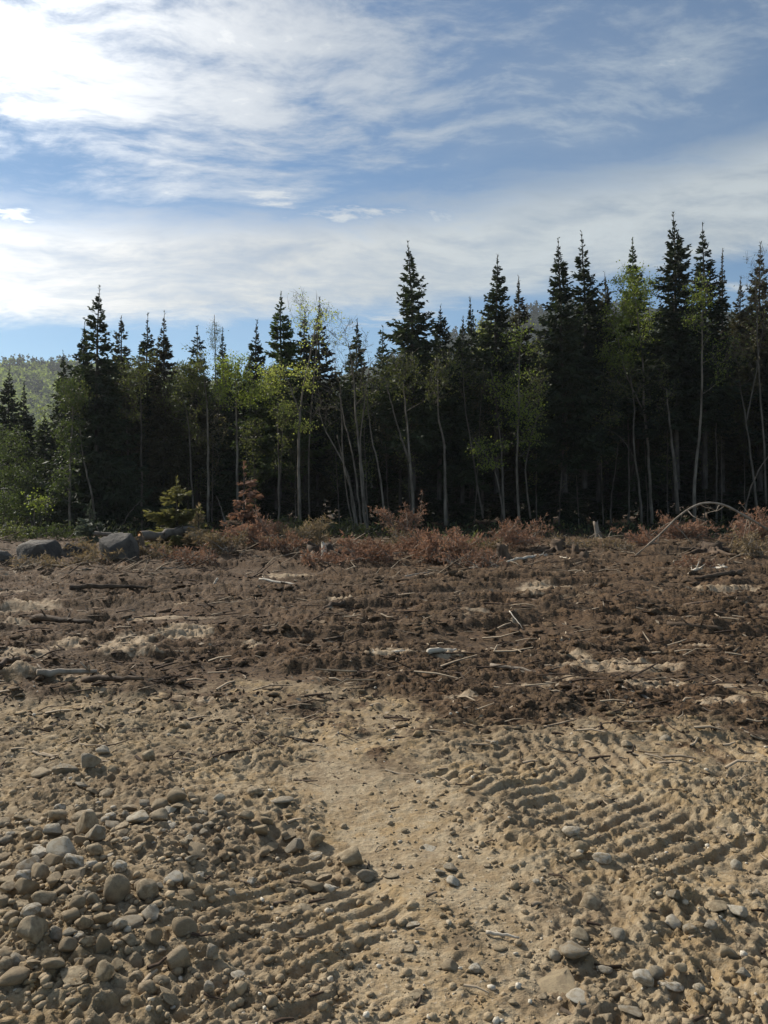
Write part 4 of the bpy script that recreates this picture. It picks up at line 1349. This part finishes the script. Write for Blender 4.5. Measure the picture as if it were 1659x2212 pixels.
LTree('slim dim trunk between the open spruce and the grey trunk', 34.0, [[(1358, 1130, 0.055), (1358, 1000), (1356, 850)]],
      [(1350, 850, 30, 60, 16)], leaf='leaf_olive', per=8, bark='bark_mid')
LTree('slim dim trunk right of the tall pale wavy trunk', 33.5, [[(1548, 1130, 0.05), (1548, 1000), (1546, 850)]],
      [(1560, 830, 34, 70, 24)], leaf='leaf_olive', per=9, bark='bark_mid')
LTree('mossy leaning stick propped at the right edge beside the arched sapling', 27.5, [[(1604, 1148, 0.04), (1612, 1090), (1632, 1030), (1675, 960)]], [], name='leaning_trunk', bark='bark_mid')
LTree('thin stick leaning the other way under the arched sapling', 27.0, [[(1570, 1150, 0.028), (1585, 1120), (1598, 1095)]], [], name='leaning_trunk', bark='bark_grey')
LTree('fallen thin pole leaning in the shade at the left', 31.5, [[(262, 1140, 0.035), (282, 1105), (312, 1072)]], [], name='leaning_trunk', bark='bark_mid')

# a loose middle storey of olive saplings along the whole front
MID = 'olive saplings filling the middle height of the forest edge'
near_names = [(206, 'leaning pale trunk'), (306, 'thin straight shaded trunk'), (418, 'dim trunk left of the aspens'), (450, 'olive leaved aspen'), (514, 'brighter green aspen'),
              (648, 'bright leaved maple'), (790, 'clump of bare stems'), (893, 'forked pale trunk'), (963, 'kinked smooth trunk'), (1122, 'leafy saplings'),
              (1221, 'tall dense spruce'), (1262, 'tall open spruce'), (1408, 'yellow green poplar'), (1464, 'thick grey trunk'), (1500, 'tall pale wavy trunk'), (1636, 'dim leaning trunk')]
rgm = np.random.default_rng(321)
mid_used = set()
for k in range(24):
    px = 235 + k * 60.5 + rgm.uniform(-22, 22)
    top = np.interp(px, [200, 700, 1000, 1659], [830, 850, 800, 770]) + rgm.uniform(-10, 70)
    nx, nn = min(near_names, key=lambda q: abs(q[0] - px))
    lab = f"slim {['dull olive', 'brownish', 'grey green'][k % 3]} sapling just {'right' if px > nx else 'left'} of the {nn}"
    if lab in mid_used:
        lab = lab.replace('slim', 'second slim')
    mid_used.add(lab)
    dxl = rgm.uniform(-16, 16)
    leafy_tree('sapling', lab, 'sapling', rgm.uniform(32.2, 35.2), [[(px, 1135, 0.032), (px + dxl * 0.4, 1020), (px + dxl, top + 40)]],
               [(px + dxl, top + 45, rgm.uniform(26, 42), rgm.uniform(60, 100), 34), (px + dxl * 0.5, top + 150, 30, 60, 12)], leaf=['leaf_olive', 'leaf_brown', 'leaf_olive'][k % 3], bark='bark_mid',
               per=rgm.uniform(10, 24), seed=700 + k, group=MID, lsize=0.085)

# shrubs at the far left
SH = 'bushes at the left end of the forest'
def Shrub(label, D, x, y, rx, ry, n, leaf, per=42, seed=0, ls=0.08):
    return leafy_tree('bush', label, 'bush', D, [[(x, 1150, 0.035), (x - 4, (1150 + y) / 2), (x + 3, y)], [(x + 4, 1150, 0.03), (x + rx * 0.4, (1150 + y) / 2)], [(x - 4, 1150, 0.03), (x - rx * 0.4, (1150 + y) / 2)]],
                      [(x, y, rx, ry, n)], leaf=leaf, bark='bark_mid', per=per, lsize=ls, seed=300 + seed, group=SH, depth=1.0)
Shrub('yellow green bush glowing between the left spruces', 39.0, 92, 960, 30, 80, 44, 'leaf_spring', seed=1)
Shrub('tall mid green bush at the left edge', 36.0, 18, 985, 50, 70, 70, 'leaf_bush', seed=2)
Shrub('dark green bush right of the yellow green bush', 34.0, 70, 1040, 50, 50, 60, 'leaf_bush', seed=3)
Shrub('bright leaved low bush before the dark left bushes', 30.0, 78, 1082, 36, 22, 18, 'leaf_spring', per=14, seed=4, ls=0.09)
Shrub('dark low bush in the left corner of the forest', 33.0, 10, 1095, 52, 46, 60, 'leaf_bush', seed=5)
Shrub('shaded bush at the foot of the broad open spruce', 32.0, 130, 1100, 42, 46, 56, 'leaf_bush', seed=6)
Shrub('small weedy bush behind the left boulder', 24.0, 25, 1150, 34, 20, 24, 'leaf_olive', per=24, seed=7, ls=0.06)
Shrub('olive bush far behind the left spruces', 46.0, 5, 990, 40, 40, 30, 'leaf_olive', seed=8)


# ------------------------------------------------------------------ far hill
HD0, HD1 = 330.0, 640.0      # foot and crest of the hill


def hill_height(a):
    """height of the crest in metres over azimuth (tangent)"""
    return HD1 / 420.0 * np.interp(a, [-1.6, -0.9, -0.5, -0.40, -0.3, -0.1, 0.04, 0.10, 0.17, 0.25, 0.5, 0.9, 1.6],
                     [52, 64, 74, 73, 68, 64, 78, 90, 101, 106, 102, 80, 60])


def hill_z(a, s_):
    return hill_height(a) * np.clip(s_, 0, 1) ** 1.15 + 5.0 * fbm(a * 16, s_ * 4, 3, 61) * np.clip(s_, 0, 1) - 2.0


def make_hill():
    az_ = np.linspace(-1.5, 1.5, 260)
    s_ = np.concatenate([np.linspace(0, 1, 22), [1.08, 1.2]])
    A, S = np.meshgrid(az_, s_, indexing='ij')
    D = HD0 + (HD1 - HD0) * S
    Hh = hill_z(A, S) - np.where(S > 1, (S - 1) * 160, 0)
    mb = MB()
    V = np.stack([A * D, D, Hh], -1).reshape(-1, 3)
    n0, n1 = A.shape
    i = (np.arange(n0 - 1)[:, None] * n1 + np.arange(n1 - 1)[None]).ravel()
    mb.add(V, np.stack([i, i + n1, i + n1 + 1, i + 1], 1), tone=np.where(A.ravel() > -0.12, -0.45, 0.55))
    o = mb.build('hill', M['far_leaf'], smooth=True)
    tag(o, kind='structure')
    rg = np.random.default_rng(62)
    fm = MB()

    def crowns(n, a0, a1, s0, s1, share, lo):
        a = rg.uniform(a0, a1, n); ss = rg.uniform(s0, s1, n)
        d = HD0 + (HD1 - HD0) * ss
        h = hill_z(a, ss)
        con = (rg.random(n) < share) | (fbm(a * 22, ss * 7, 3, 66) > 0.34)
        for k in range(n):
            m = 22
            if con[k]:
                u_ = rg.random(m); ph = rg.uniform(0, 6.283, m)
                r = 2.0 * u_ ** 0.9
                P = np.stack([r * np.cos(ph), r * np.sin(ph), rg.uniform(6.5, 11) * (1 - u_)], -1)
                tone = rg.uniform(-0.6, lo)
            else:
                q = unit(rg.normal(size=(m, 3))); q[:, 2] = np.abs(q[:, 2]) * 1.2 - 0.2
                P = q * rg.uniform(2.0, 3.6) * rg.uniform(0.6, 1.05, (m, 1)); P[:, 2] += 3.0
                tone = rg.uniform(0.45, 1.1)
            P += np.array([a[k] * d[k], d[k], h[k]])
            blades(fm, P, rg.normal(size=(m, 3)), rg.uniform(1.3, 2.6, m), rg.uniform(1.0, 1.9, m), rg, tone=tone)
    crowns(3000, -0.72, -0.26, 0.05, 1.0, 0.06, 0.0)
    crowns(420, -0.72, -0.26, 0.93, 1.02, 0.6, -0.1)
    crowns(900, 0.0, 0.34, 0.70, 1.02, 1.0, -0.25)
    o = fm.build('hillside_forest', M['far_leaf'])
    tag(o, 'far wooded hillside, pale green with dark conifers along its crest', 'forest', kind='stuff')


make_hill()


def make_haze():
    """thin hazy air round the whole place"""
    m, t, out = new_mat('hazy_air')
    pv = t.node('ShaderNodeVolumePrincipled')
    pv.inputs['Color'].default_value = (0.86, 0.92, 1.0, 1)
    pv.inputs['Density'].default_value = 0.00021
    pv.inputs['Anisotropy'].default_value = 0.25
    t.l.new(pv.outputs[0], out.inputs['Volume'])
    mb = MB()
    x0, x1, y0, y1, z0, z1 = -1300, 1300, -160, 1120, -4.0, 185.0
    V = [(x, y, z) for z in (z0, z1) for y in (y0, y1) for x in (x0, x1)]
    mb.add(V, [[0, 2, 3, 1], [4, 5, 7, 6], [0, 1, 5, 4], [2, 6, 7, 3], [0, 4, 6, 2], [1, 3, 7, 5]])
    o = mb.build('haze', m)
    tag(o, 'thin pale haze in the air over the far hill', 'haze', kind='stuff')


make_haze()


# ------------------------------------------------------------------ boulders, logs, slash
def boulder(px, py_base, wpx, hpx, label, seed, mat='boulder', name='boulder', depth=0.8, rz=0.0, tilt=0.0):
    rg = np.random.default_rng(seed)
    gx, gy = gp(px, py_base)
    zz = ground_z(gx, gy)
    mb = MB()
    V = rock_shape(ICO4, rg, 18, 0.42, 0.8, 0.10, 0.95)
    V = V * (1 + 0.05 * fbm(V[:, 0] * 5 + seed, V[:, 1] * 5 + V[:, 2] * 4, 4, 8))[:, None]
    V[:, 2] = np.where(V[:, 2] < 0, V[:, 2] * 0.6, V[:, 2])
    sx = wpx / F * gy * 0.5; hz = hpx / F * gy
    mb.add(V * np.array([sx, sx * depth, hz * 1.2]), ICO4[1])
    o = mb.build(name, M[mat], smooth=True)
    o.location = (gx, gy + sx * depth * 0.6, zz + hz * 0.04)
    o.rotation_euler = (0, tilt, rz)
    tag(o, label, name, 'boulders pushed to the left end of the slash line')
    return o


boulder(62, 1226, 104, 44, 'dark sloping boulder with a pale left flank at the left edge', 4, tilt=0.12)
boulder(140, 1218, 62, 32, 'small dark boulder between the two big ones', 6)
boulder(246, 1226, 88, 46, 'big round grey boulder with a sunlit upper left edge', 9)
boulder(8, 1228, 46, 20, 'low flat rock in front of the dark sloping boulder', 12)


def frond(bmb, nmb, p0, d0, L, rg, dens=1.0, thick=0.012, nl=0.11, sag=0.25):
    """one dead branch: curved stem, side twigs, dry needles"""
    d0 = unit(np.asarray(d0, float)[None])[0]
    t = np.linspace(0, 1, 6)
    bend = rg.normal(size=3) * 0.18
    P = p0 + d0[None] * (L * t)[:, None] + bend[None] * (L * t ** 2)[:, None]
    P[:, 2] -= sag * L * t ** 2
    tube(bmb, P, thick * np.linspace(1, 0.3, 6), 3, cap=False)
    nt = max(6, int(18 * L))
    for q in range(nt):
        u = rg.uniform(0.15, 1.0)
        s = np.array([np.interp(u, t, P[:, i]) for i in range(3)])
        sd = unit((d0 * 0.6 + rg.normal(size=3) * 0.75)[None])[0]
        l2 = L * 0.38 * (1.15 - u) * rg.uniform(0.5, 1.2) + 0.06
        tube(bmb, np.stack([s, s + sd * l2]), np.array([thick * 0.4, thick * 0.2]), 3, cap=False)
        m = int(12 * dens * rg.uniform(0.3, 1.5) * (0.5 + l2))
        if m > 0:
            w_ = rg.random(m)
            B = s + sd[None] * (l2 * w_)[:, None]
            dd = sd[None] * 0.8 + rg.normal(size=(m, 3)) * 0.7
            blades(nmb, B, dd, nl * rg.uniform(0.5, 1.3, m), nl * 0.26, rg)


def brush(px, py_base, wpx, hpx, label, seed, needles='needle_rust', n=16, dens=1.0, up=0.6, name='brush_pile', bark='dead_wood', cat='brush', nl=0.11):
    rg = np.random.default_rng(7000 + seed)
    gx, gy = gp(px, py_base)
    zz = ground_z(gx, gy)
    W = wpx / F * gy; Hh = 0.86 * hpx / F * gy
    bmb, nmb = MB(), MB()
    for k in range(int(n * 1.4)):
        a = rg.uniform(0, 6.283)
        off = np.array([rg.uniform(-0.5, 0.5) * W * 0.8, rg.uniform(-0.4, 0.5) * min(W, 1.6), rg.uniform(0, 0.35) * Hh * (1 if rg.random() < 0.6 else 0.2)])
        L = rg.uniform(0.55, 1.1) * max(Hh, 0.4 * W)
        d = np.array([math.cos(a), math.sin(a) * 0.7, up * rg.uniform(0.4, 1.9)])
        # keep the outline of the pile
        d[0] -= 0.9 * off[0] / max(W, 0.1)
        frond(bmb, nmb, off, d, L, rg, dens, 0.014, nl)
    root = empty(name, (gx, gy, zz))
    bmb.build('branches', M[bark], root)['kind'] = 'stuff'
    if nmb.n: nmb.build('dead_needles' if needles.startswith('needle_r') or needles.startswith('needle_t') else 'needles', M[needles], root)
    tag(root, label, cat, 'slash and brush in front of the forest')
    return root


brush(552, 1200, 90, 80, 'rust red brush mound below the orange dead sapling', 1, n=20, dens=1.2)
brush(650, 1200, 110, 86, 'reddish tan brush heap under the bright leaved maple', 2, 'needle_tan', n=22)
brush(610, 1210, 80, 50, 'low rust brush between the two brush heaps under the maple', 3, n=14)
brush(800, 1222, 130, 56, 'long low rust red brush drift in the middle', 4, n=26, dens=1.3)
brush(940, 1222, 130, 98, 'largest rust orange brush pile right of the middle', 5, n=32, dens=1.3)
brush(868, 1180, 60, 100, 'tall thin rust leaved sprout before the forked trunk', 6, n=9, up=1.6, dens=0.9)
brush(1040, 1212, 90, 62, 'rust and tan brush right of the largest brush pile', 7, 'needle_tan', n=18)
brush(1110, 1200, 100, 84, 'spiky rust red brush with pale sticks pointing right', 8, n=22, dens=1.1)
brush(1478, 1190, 70, 64, 'deep red dead fir bough under the arched sapling', 9, n=20, dens=1.3)
brush(1392, 1200, 70, 52, 'small rust brush left of the arched sapling top', 10, n=14)
brush(1648, 1190, 70, 100, 'brown red brush at the right edge under the arch end', 11, n=18)
brush(1615, 1215, 110, 66, 'tan twiggy brush at the right edge', 12, 'needle_tan', n=16, dens=0.7)
brush(470, 1212, 120, 60, 'brown brush between the young olive fir and the rust mound', 13, 'needle_tan', n=22)
brush(330, 1220, 110, 46, 'low tan brush in front of the sawn log', 14, 'needle_tan', n=18)
brush(740, 1170, 110, 36, 'low greenish weeds at the foot of the bare stem clump', 15, 'leaf_olive', n=18, bark='bark_mid', cat='weeds', name='weed_patch', nl=0.09)
brush(640, 1168, 80, 56, 'green shrubby growth at the foot of the maple', 16, 'leaf_olive', n=14, bark='bark_mid', cat='weeds', name='weed_patch', nl=0.1)
brush(1020, 1235, 150, 30, 'low rusty twigs in front of the largest brush pile', 17, n=18, dens=0.6)
brush(1500, 1240, 60, 40, 'small red twig tuft behind the white driftwood', 18, n=9, dens=0.8)
brush(200, 1228, 100, 34, 'dry brown twigs at the foot of the round grey boulder', 19, 'needle_tan', n=14, dens=0.6)
brush(100, 1180, 120, 40, 'dim weeds behind the left boulders', 20, 'leaf_bush', n=16, bark='bark_mid', cat='weeds', name='weed_patch')
brush(1240, 1200, 130, 34, 'tangle of tan roots and grass on the stump mound', 21, 'needle_tan', n=20, dens=0.5)
brush(90, 1236, 110, 30, 'dry twigs and leaves in front of the dark sloping boulder', 24, 'needle_tan', n=16, dens=0.6)
brush(180, 1214, 60, 44, 'tan twig tuft between the boulders', 25, 'needle_tan', n=12, dens=0.8)
brush(985, 1205, 90, 60, 'olive green weeds behind the largest brush pile', 26, 'leaf_olive', n=14, bark='dead_wood', cat='weeds', name='weed_patch')
brush(1330, 1205, 90, 34, 'dry pale twigs left of the arched sapling', 27, 'needle_tan', n=14, dens=0.5)
brush(890, 1205, 60, 60, 'tan and olive twigs left of the largest brush pile', 28, 'needle_tan', n=12, dens=0.8)
brush(420, 1228, 130, 34, 'rusty needle litter below the young olive fir', 22, n=16, dens=0.8)
brush(700, 1228, 110, 34, 'rust coloured needle drift left of the long low drift', 23, n=14, dens=1.0)


def young_fir(px, py_base, py_top, wpx, label, seed, mat, D=None, dens=1.0, op=0.6, shape=0.6):
    rg = np.random.default_rng(8100 + seed)
    gx, gy = gp(px, py_base)
    zz = ground_z(gx, gy)
    Hh = (py_base - py_top) / F * gy
    parts = conifer_meshes(Hh, wpx / F * gy * 0.5, 0.10, rg, density=2.2 * dens, open_=op, mat=mat, dead=2, shape=shape, tw=2.2, ragged=0.4)
    return plant('young_fir', parts, (gx, gy, zz), label, 'sapling', 'young firs in front of the forest')


young_fir(383, 1200, 1070, 110, 'olive young fir with sunlit tips behind the sawn log', 1, 'needle_olive')
young_fir(527, 1195, 1040, 84, 'orange dead young fir sapling before the aspens', 2, 'needle_rust', dens=0.22)
young_fir(195, 1190, 1118, 62, 'small silvery young fir behind the round grey boulder', 3, 'needle_grey')
young_fir(430, 1205, 1120, 70, 'low brownish young fir beside the olive one', 4, 'needle_tan', dens=0.7)


def log(p, q, r, label, name='log', bark='dead_wood', cut=True, group=None, sides=12, taper=0.8, knots=3, seed=0, cat=None, sag=0.0):
    """a lying trunk or stick between two world points, with its sawn face as a part"""
    rg = np.random.default_rng(seed + 31)
    p = np.asarray(p, float); q = np.asarray(q, float)
    c0 = p.copy()
    n = 9
    t = np.linspace(0, 1, n)
    P = (1 - t)[:, None] * p + t[:, None] * q - c0
    P[1:-1] += rg.normal(size=(n - 2, 3)) * r * 0.25
    P[:, 2] -= sag * 4 * t * (1 - t)
    mb = MB()
    rr = r * (1 - (1 - taper) * t) * (1 + 0.06 * rg.normal(size=n))
    tube(mb, P, rr, sides)
    for k in range(knots):
        j = int(rg.integers(1, n - 1)); d = unit(rg.normal(size=(1, 3)))[0]; d[2] = abs(d[2])
        tube(mb, np.stack([P[j], P[j] + d * r * rg.uniform(1.6, 4.0)]), np.array([r * 0.3, r * 0.12]), 5)
    root = empty(name, c0)
    mb.build('bark' if cut else 'stem', M[bark], root, smooth=True)
    if cut:
        ax = unit((P[1] - P[0])[None])[0]
        cm = MB()
        tube(cm, np.stack([P[0] - ax * 0.012, P[0] + ax * 0.004]), np.array([r * 0.93, r * 0.95]), sides)
        # growth rings stand slightly proud
        tube(cm, np.stack([P[0] - ax * 0.018, P[0] - ax * 0.006]), np.array([r * 0.5, r * 0.52]), 10)
        cm.build('sawn_end', M['cut_wood'], root)
    tag(root, label, cat or name.split('_')[-1], group)
    return root


def G3(px, py, dz=0.0, D=None):
    gx, gy = gp(px, py)
    return np.array([gx, gy, ground_z(gx, gy) + dz])


SL = 'felled wood lying in the slash line'
b = at(303, 1158, 19.6); e = at(420, 1146, 20.8)
log(b, e, 0.13, 'thick sawn log with an orange cut end above the round boulder', group=SL, taper=0.85, seed=1, bark='bark_mid')
b = at(205, 1152, 20.6); e = at(292, 1164, 20.4)
log(b, e, 0.06, 'thinner bark covered log lying behind the round grey boulder', group=SL, cut=False, bark='bark_mid', seed=2)
log(at(1235, 1188, 22.0), at(1160, 1182, 22.3), 0.06, 'pale stick across the root mound', name='stick', group=SL, cut=False, seed=3)


def stump(px, py, w_, h_, label, seed, bark='root_wood', roots=7, lean=(0, 0), broken=True):
    rg = np.random.default_rng(400 + seed)
    c = G3(px, py)
    D = c[1]
    r = w_ / F * D * 0.5; h = h_ / F * D
    root = empty('stump', c)
    mb = MB()
    n = 10; zz = np.linspace(-0.1, h, 6)
    flare = 1 + 0.7 * np.exp(-zz.clip(0) / (h * 0.25 + 1e-6))
    th = np.arange(n) * 2 * np.pi / n
    lump = 1 + 0.15 * rg.normal(size=n)
    V = []
    for k, z in enumerate(zz):
        jag = (rg.normal(size=n) * h * 0.18 if (k == 5 and broken) else 0)
        V.append(np.stack([r * flare[k] * lump * np.cos(th) + lean[0] * z, r * flare[k] * lump * np.sin(th) + lean[1] * z, z + jag + 0 * th], -1))
    V = np.concatenate(V)
    i = np.arange(5)[:, None] * n; j = np.arange(n)[None]; j2 = (j + 1) % n
    mb.add(V, np.stack([i + j, i + j2, i + n + j2, i + n + j], -1).reshape(-1, 4))
    mb.f.append(np.array([[5 * n + k for k in range(n)]]))
    mb.build('trunk_base', M[bark], root, smooth=False)
    rm = MB()
    for k in range(roots):
        a = rg.uniform(0, 6.283); L = r * rg.uniform(2.0, 4.5)
        d = np.array([math.cos(a), math.sin(a), 0.0])
        t = np.linspace(0, 1, 6)
        P = d[None] * (r * 0.7 + L * t)[:, None]
        P[:, 2] = h * 0.25 * (1 - t) + rg.uniform(-0.2, 0.9) * h * t * (1 - t) * 2 - 0.03 * t
        P += rg.normal(size=P.shape) * r * 0.12
        tube(rm, P, r * 0.28 * np.linspace(1, 0.25, 6), 5)
    rm.build('roots', M[bark], root)['kind'] = 'stuff'
    tag(root, label, 'stump', 'stumps and broken stubs in the slash line')
    return root


stump(1205, 1202, 34, 26, 'wide uprooted stump with tangled roots on the mound', 1, 'root_wood', 16)
stump(1243, 1212, 14, 26, 'short dark stub standing on the root mound, left of two', 2, roots=3)
stump(1262, 1216, 18, 22, 'short dark stub standing on the root mound, right of two', 3, roots=3)
stump(1292, 1184, 9, 34, 'slim pale broken stump behind the root mound', 4, 'dead_wood', 3, lean=(-0.2, 0))
stump(1535, 1206, 46, 16, 'low wide root plate in front of the dark forest on the right', 5, 'root_wood', 12)
stump(1085, 1218, 20, 26, 'dark stub beside the white driftwood in the middle', 6, roots=4)
stump(690, 1212, 56, 30, 'dark root lump in the brush under the maple', 7, 'root_wood', 8)
stump(1515, 1242, 12, 22, 'dark stub rising from the white driftwood on the right', 8, roots=2)
stump(700, 1216, 12, 36, 'little bleached stub left of the long rust drift', 9, 'bleached', 2)
stump(292, 1212, 40, 30, 'dark root lump right of the round grey boulder', 10, 'root_wood', 9)


def sapling_arch():
    pts = [at(1368, 1204, 19.0), at(1420, 1160, 19.0), at(1470, 1112, 19.1), at(1515, 1088, 19.2), at(1560, 1090, 19.3), at(1605, 1112, 19.3), at(1668, 1152, 19.3), at(1740, 1215, 19.2)]
    P = bez(pts, 40)
    base = P[0].copy(); base[2] = ground_z(base[0], base[1])
    root = empty('arched_sapling', base)
    mb = MB()
    P0 = P - base
    tube(mb, P0, np.linspace(0.020, 0.034, 40) + 0.004 * np.random.default_rng(2).normal(size=40), 7)
    mb.build('stem', M['dead_wood'], root, smooth=True)
    rg = np.random.default_rng(15)
    tm = MB()
    for k in range(26):
        j = int(rg.integers(8, 39)); d = rg.normal(size=3); d[2] = -abs(d[2]) * 0.8 - 0.2
        d = unit(d[None])[0]
        L = rg.uniform(0.2, 0.9)
        t = np.linspace(0, 1, 4)
        Q = P0[j] + d[None] * (L * t)[:, None] + rg.normal(size=(4, 3)) * 0.02
        tube(tm, Q, np.linspace(0.012, 0.004, 4), 3, cap=False)
    tm.build('twigs', M['dead_wood'], root)['kind'] = 'stuff'
    tag(root, 'bare pale sapling bent over in a high arch at the right', 'sapling')


sapling_arch()

# pale and dark sticks lying on the churned ground: picture points of both ends, radius, wood
STK = 'sticks lying on the churned ground'
STICKS = [
    (1180, 1212, 1096, 1228, 0.045, 'bleached', 'white driftwood branch beside the dark stub in the middle', 0.10),
    (1205, 1216, 1225, 1222, 0.018, 'bleached', 'short white wood splinter right of the white driftwood', 0.05),
    (1488, 1252, 1515, 1228, 0.05, 'bleached', 'white driftwood limb standing aslant on the right', 0.12),
    (1518, 1240, 1570, 1247, 0.045, 'bleached', 'white driftwood limb lying flat on the right', 0.06),
    (70, 1352, 200, 1366, 0.05, 'root_wood', 'long dark curved root lying on pale soil at the left', 0.03),
    (150, 1296, 330, 1290, 0.045, 'root_wood', 'long thin dark root behind the pale patches at the left', 0.03),
    (80, 1484, 210, 1472, 0.035, 'dead_wood', 'pale pole lying on sand near the left edge', 0.03),
    (180, 1488, 310, 1500, 0.03, 'root_wood', 'dark root in front of the pale pole near the left edge', 0.03),
    (735, 1432, 880, 1433, 0.022, 'bleached', 'long thin straight pale stick lying across the middle', 0.02),
    (925, 1436, 985, 1425, 0.03, 'bleached', 'short pale stick right of the long thin straight one', 0.02),
    (1480, 1322, 1620, 1316, 0.06, 'root_wood', 'thick dark root lying flat at the right', 0.03),
    (1296, 1560, 1300, 1590, 0.018, 'root_wood', 'short dark stick standing in the soil at the right', 0.05),
    (1100, 1352, 1130, 1362, 0.010, 'bleached', 'tiny slanting white stick in the brown soil', 0.03),
    (1440, 1385, 1560, 1395, 0.04, 'root_wood', 'crooked root on the dark hump at the right', 0.07),
    (1060, 1995, 1118, 2043, 0.010, 'bleached', 'thin white stick lying on the sandy soil in the lower right', 0.015),
    (1050, 2036, 1122, 2043, 0.012, 'bleached', 'short whitish stick beside the thin white one in the lower right', 0.015),
    (1060, 1450, 1200, 1472, 0.02, 'dead_wood', 'thin straight twig beside the pale sand strip at the right', 0.02),
    (1330, 1500, 1420, 1530, 0.016, 'dead_wood', 'slanting pale twig in front of the sand strip at the right', 0.02),
    (640, 1268, 560, 1262, 0.035, 'bleached', 'pale branch on the brown soil below the rust mound', 0.04),
    (462, 1258, 470, 1248, 0.028, 'bleached', 'white wood chip standing on the brown soil at the left middle', 0.05),
    (0, 1480, 50, 1455, 0.03, 'root_wood', 'bent dark root at the left edge', 0.15),
    (1150, 1308, 1260, 1332, 0.04, 'root_wood', 'dark half buried root in the middle distance at the right', 0.05),
    (700, 1330, 770, 1312, 0.04, 'root_wood', 'dark root shading a pale slab in the middle', 0.05),
    (1600, 1262, 1500, 1268, 0.05, 'root_wood', 'dark root in front of the white driftwood on the right', 0.04),
    (860, 1250, 930, 1246, 0.03, 'dead_wood', 'brown stick in front of the largest brush pile', 0.05),
    (340, 1246, 400, 1238, 0.03, 'dead_wood', 'brown stick in front of the sawn log', 0.05),
    (1130, 1190, 1162, 1150, 0.03, 'dead_wood', 'pale broken stick pointing up to the right from the spiky brush', 0.05),
    (1095, 1195, 1158, 1160, 0.035, 'dead_wood', 'second pale stick leaning out of the spiky brush', 0.05),
]
for k, (x0, y0, x1, y1, r, mt, lab, up) in enumerate(STICKS):
    if lab.startswith('thin white stick lying on the sandy'):
        continue
    p = G3(x0, y0, r * 0.7); q = G3(x1, y1, r * 0.7)
    if 'leaning' in lab or 'pointing' in lab or 'aslant' in lab or 'standing' in lab:
        yy, xx = (y0, x0) if y0 > y1 else (y1, x1)
        base = G3(xx, yy, -0.02)
        tx_, ty_ = (x1, y1) if y0 > y1 else (x0, y0)
        p, q = base, at(tx_, ty_, base[1] + 0.05)
    if r < 0.013: r = 0.007
    log(p, q, r, lab, name='stick', bark=mt, cut=False, group=STK, sides=6, knots=3 if r > 0.02 else 1, taper=0.5, seed=60 + k, sag=-up * 0.2)


# ------------------------------------------------------------------ fine litter
def woody_litter():
    rg = np.random.default_rng(5)
    mb = MB()
    def sticks(n, r0, r1, l0, l1, t0, t1, lift=0.3, power=1.0):
        x, y, _ = img_scatter(r0, r1, 0.62, power)(n, rg)
        z = terrain(x, y)
        for k in range(len(x)):
            a = rg.normal(0, 0.7) if rg.random() < 0.7 else rg.uniform(0, 3.14)
            L = rg.uniform(l0, l1); r = rg.uniform(0.003, 0.009) * (1 + y[k] / 14)
            d = np.array([math.cos(a), math.sin(a), rg.normal(0, 0.12) * lift * 3])
            p = np.array([x[k], y[k], z[k] + r])
            m = p + d * L * 0.5 + rg.normal(size=3) * L * 0.06
            tube(mb, np.stack([p, m, p + d * L]), np.array([r, r * 0.85, r * 0.5]), 3, cap=False, tone=rg.uniform(t0, t1))
    sticks(1000, 1185, 1500, 0.06, 0.42, -0.4, 0.9)
    sticks(800, 1165, 1255, 0.15, 0.7, -0.3, 1.0, 0.9)
    sticks(260, 1500, 1680, 0.05, 0.25, -0.2, 1.0)
    sticks(120, 1650, 2240, 0.02, 0.09, -0.1, 0.8, 0.1)
    # chips and bark flakes
    n = 5200
    x, y, _ = img_scatter(1175, 1600, 0.62, 1.0)(n, rg)
    z = terrain(x, y)
    s = rg.uniform(0.015, 0.05, n) * (0.6 + y / 9)
    d = np.stack([rg.normal(size=n), rg.normal(size=n), rg.uniform(0.0, 0.5, n)], -1)
    blades(mb, np.stack([x, y, z + 0.004], -1), d, s, s * rg.uniform(0.25, 0.7, n), rg, tone=rg.choice([-0.3, 0.0, 0.2, 0.6, 1.0], n, p=[.35, .25, .2, .12, .08]))
    o = mb.build('woody_debris', M['debris'])
    tag(o, 'twigs, bark flakes and wood chips littering the churned brown soil', 'debris', kind='stuff')


woody_litter()


def undergrowth():
    rg = np.random.default_rng(6)
    mb = MB()
    n = 9000
    y = rg.uniform(25.5, 36, n); x = y * rg.uniform(-0.62, 0.62, n)
    keep = fbm(x * 0.35, y * 0.35, 3, 120) > -0.12 + 0.1 * rg.normal(size=n)
    x, y = x[keep], y[keep]; n = len(x)
    z = terrain(x, y)
    h = rg.uniform(0.0, 0.45, n) * (0.4 + 0.9 * sstep(fbm(x * 0.5, y * 0.5, 2, 121), -0.2, 0.4))
    d = rg.normal(size=(n, 3)); d[:, 2] = np.abs(d[:, 2]) + 0.3
    blades(mb, np.stack([x, y, z + h], -1), d, rg.uniform(0.10, 0.26, n), rg.uniform(0.04, 0.09, n), rg, tone=rg.uniform(-0.2, 0.9, n))
    o = mb.build('undergrowth', M['undergrowth'])
    tag(o, 'low weeds and seedlings along the foot of the forest', 'undergrowth', kind='stuff')


undergrowth()
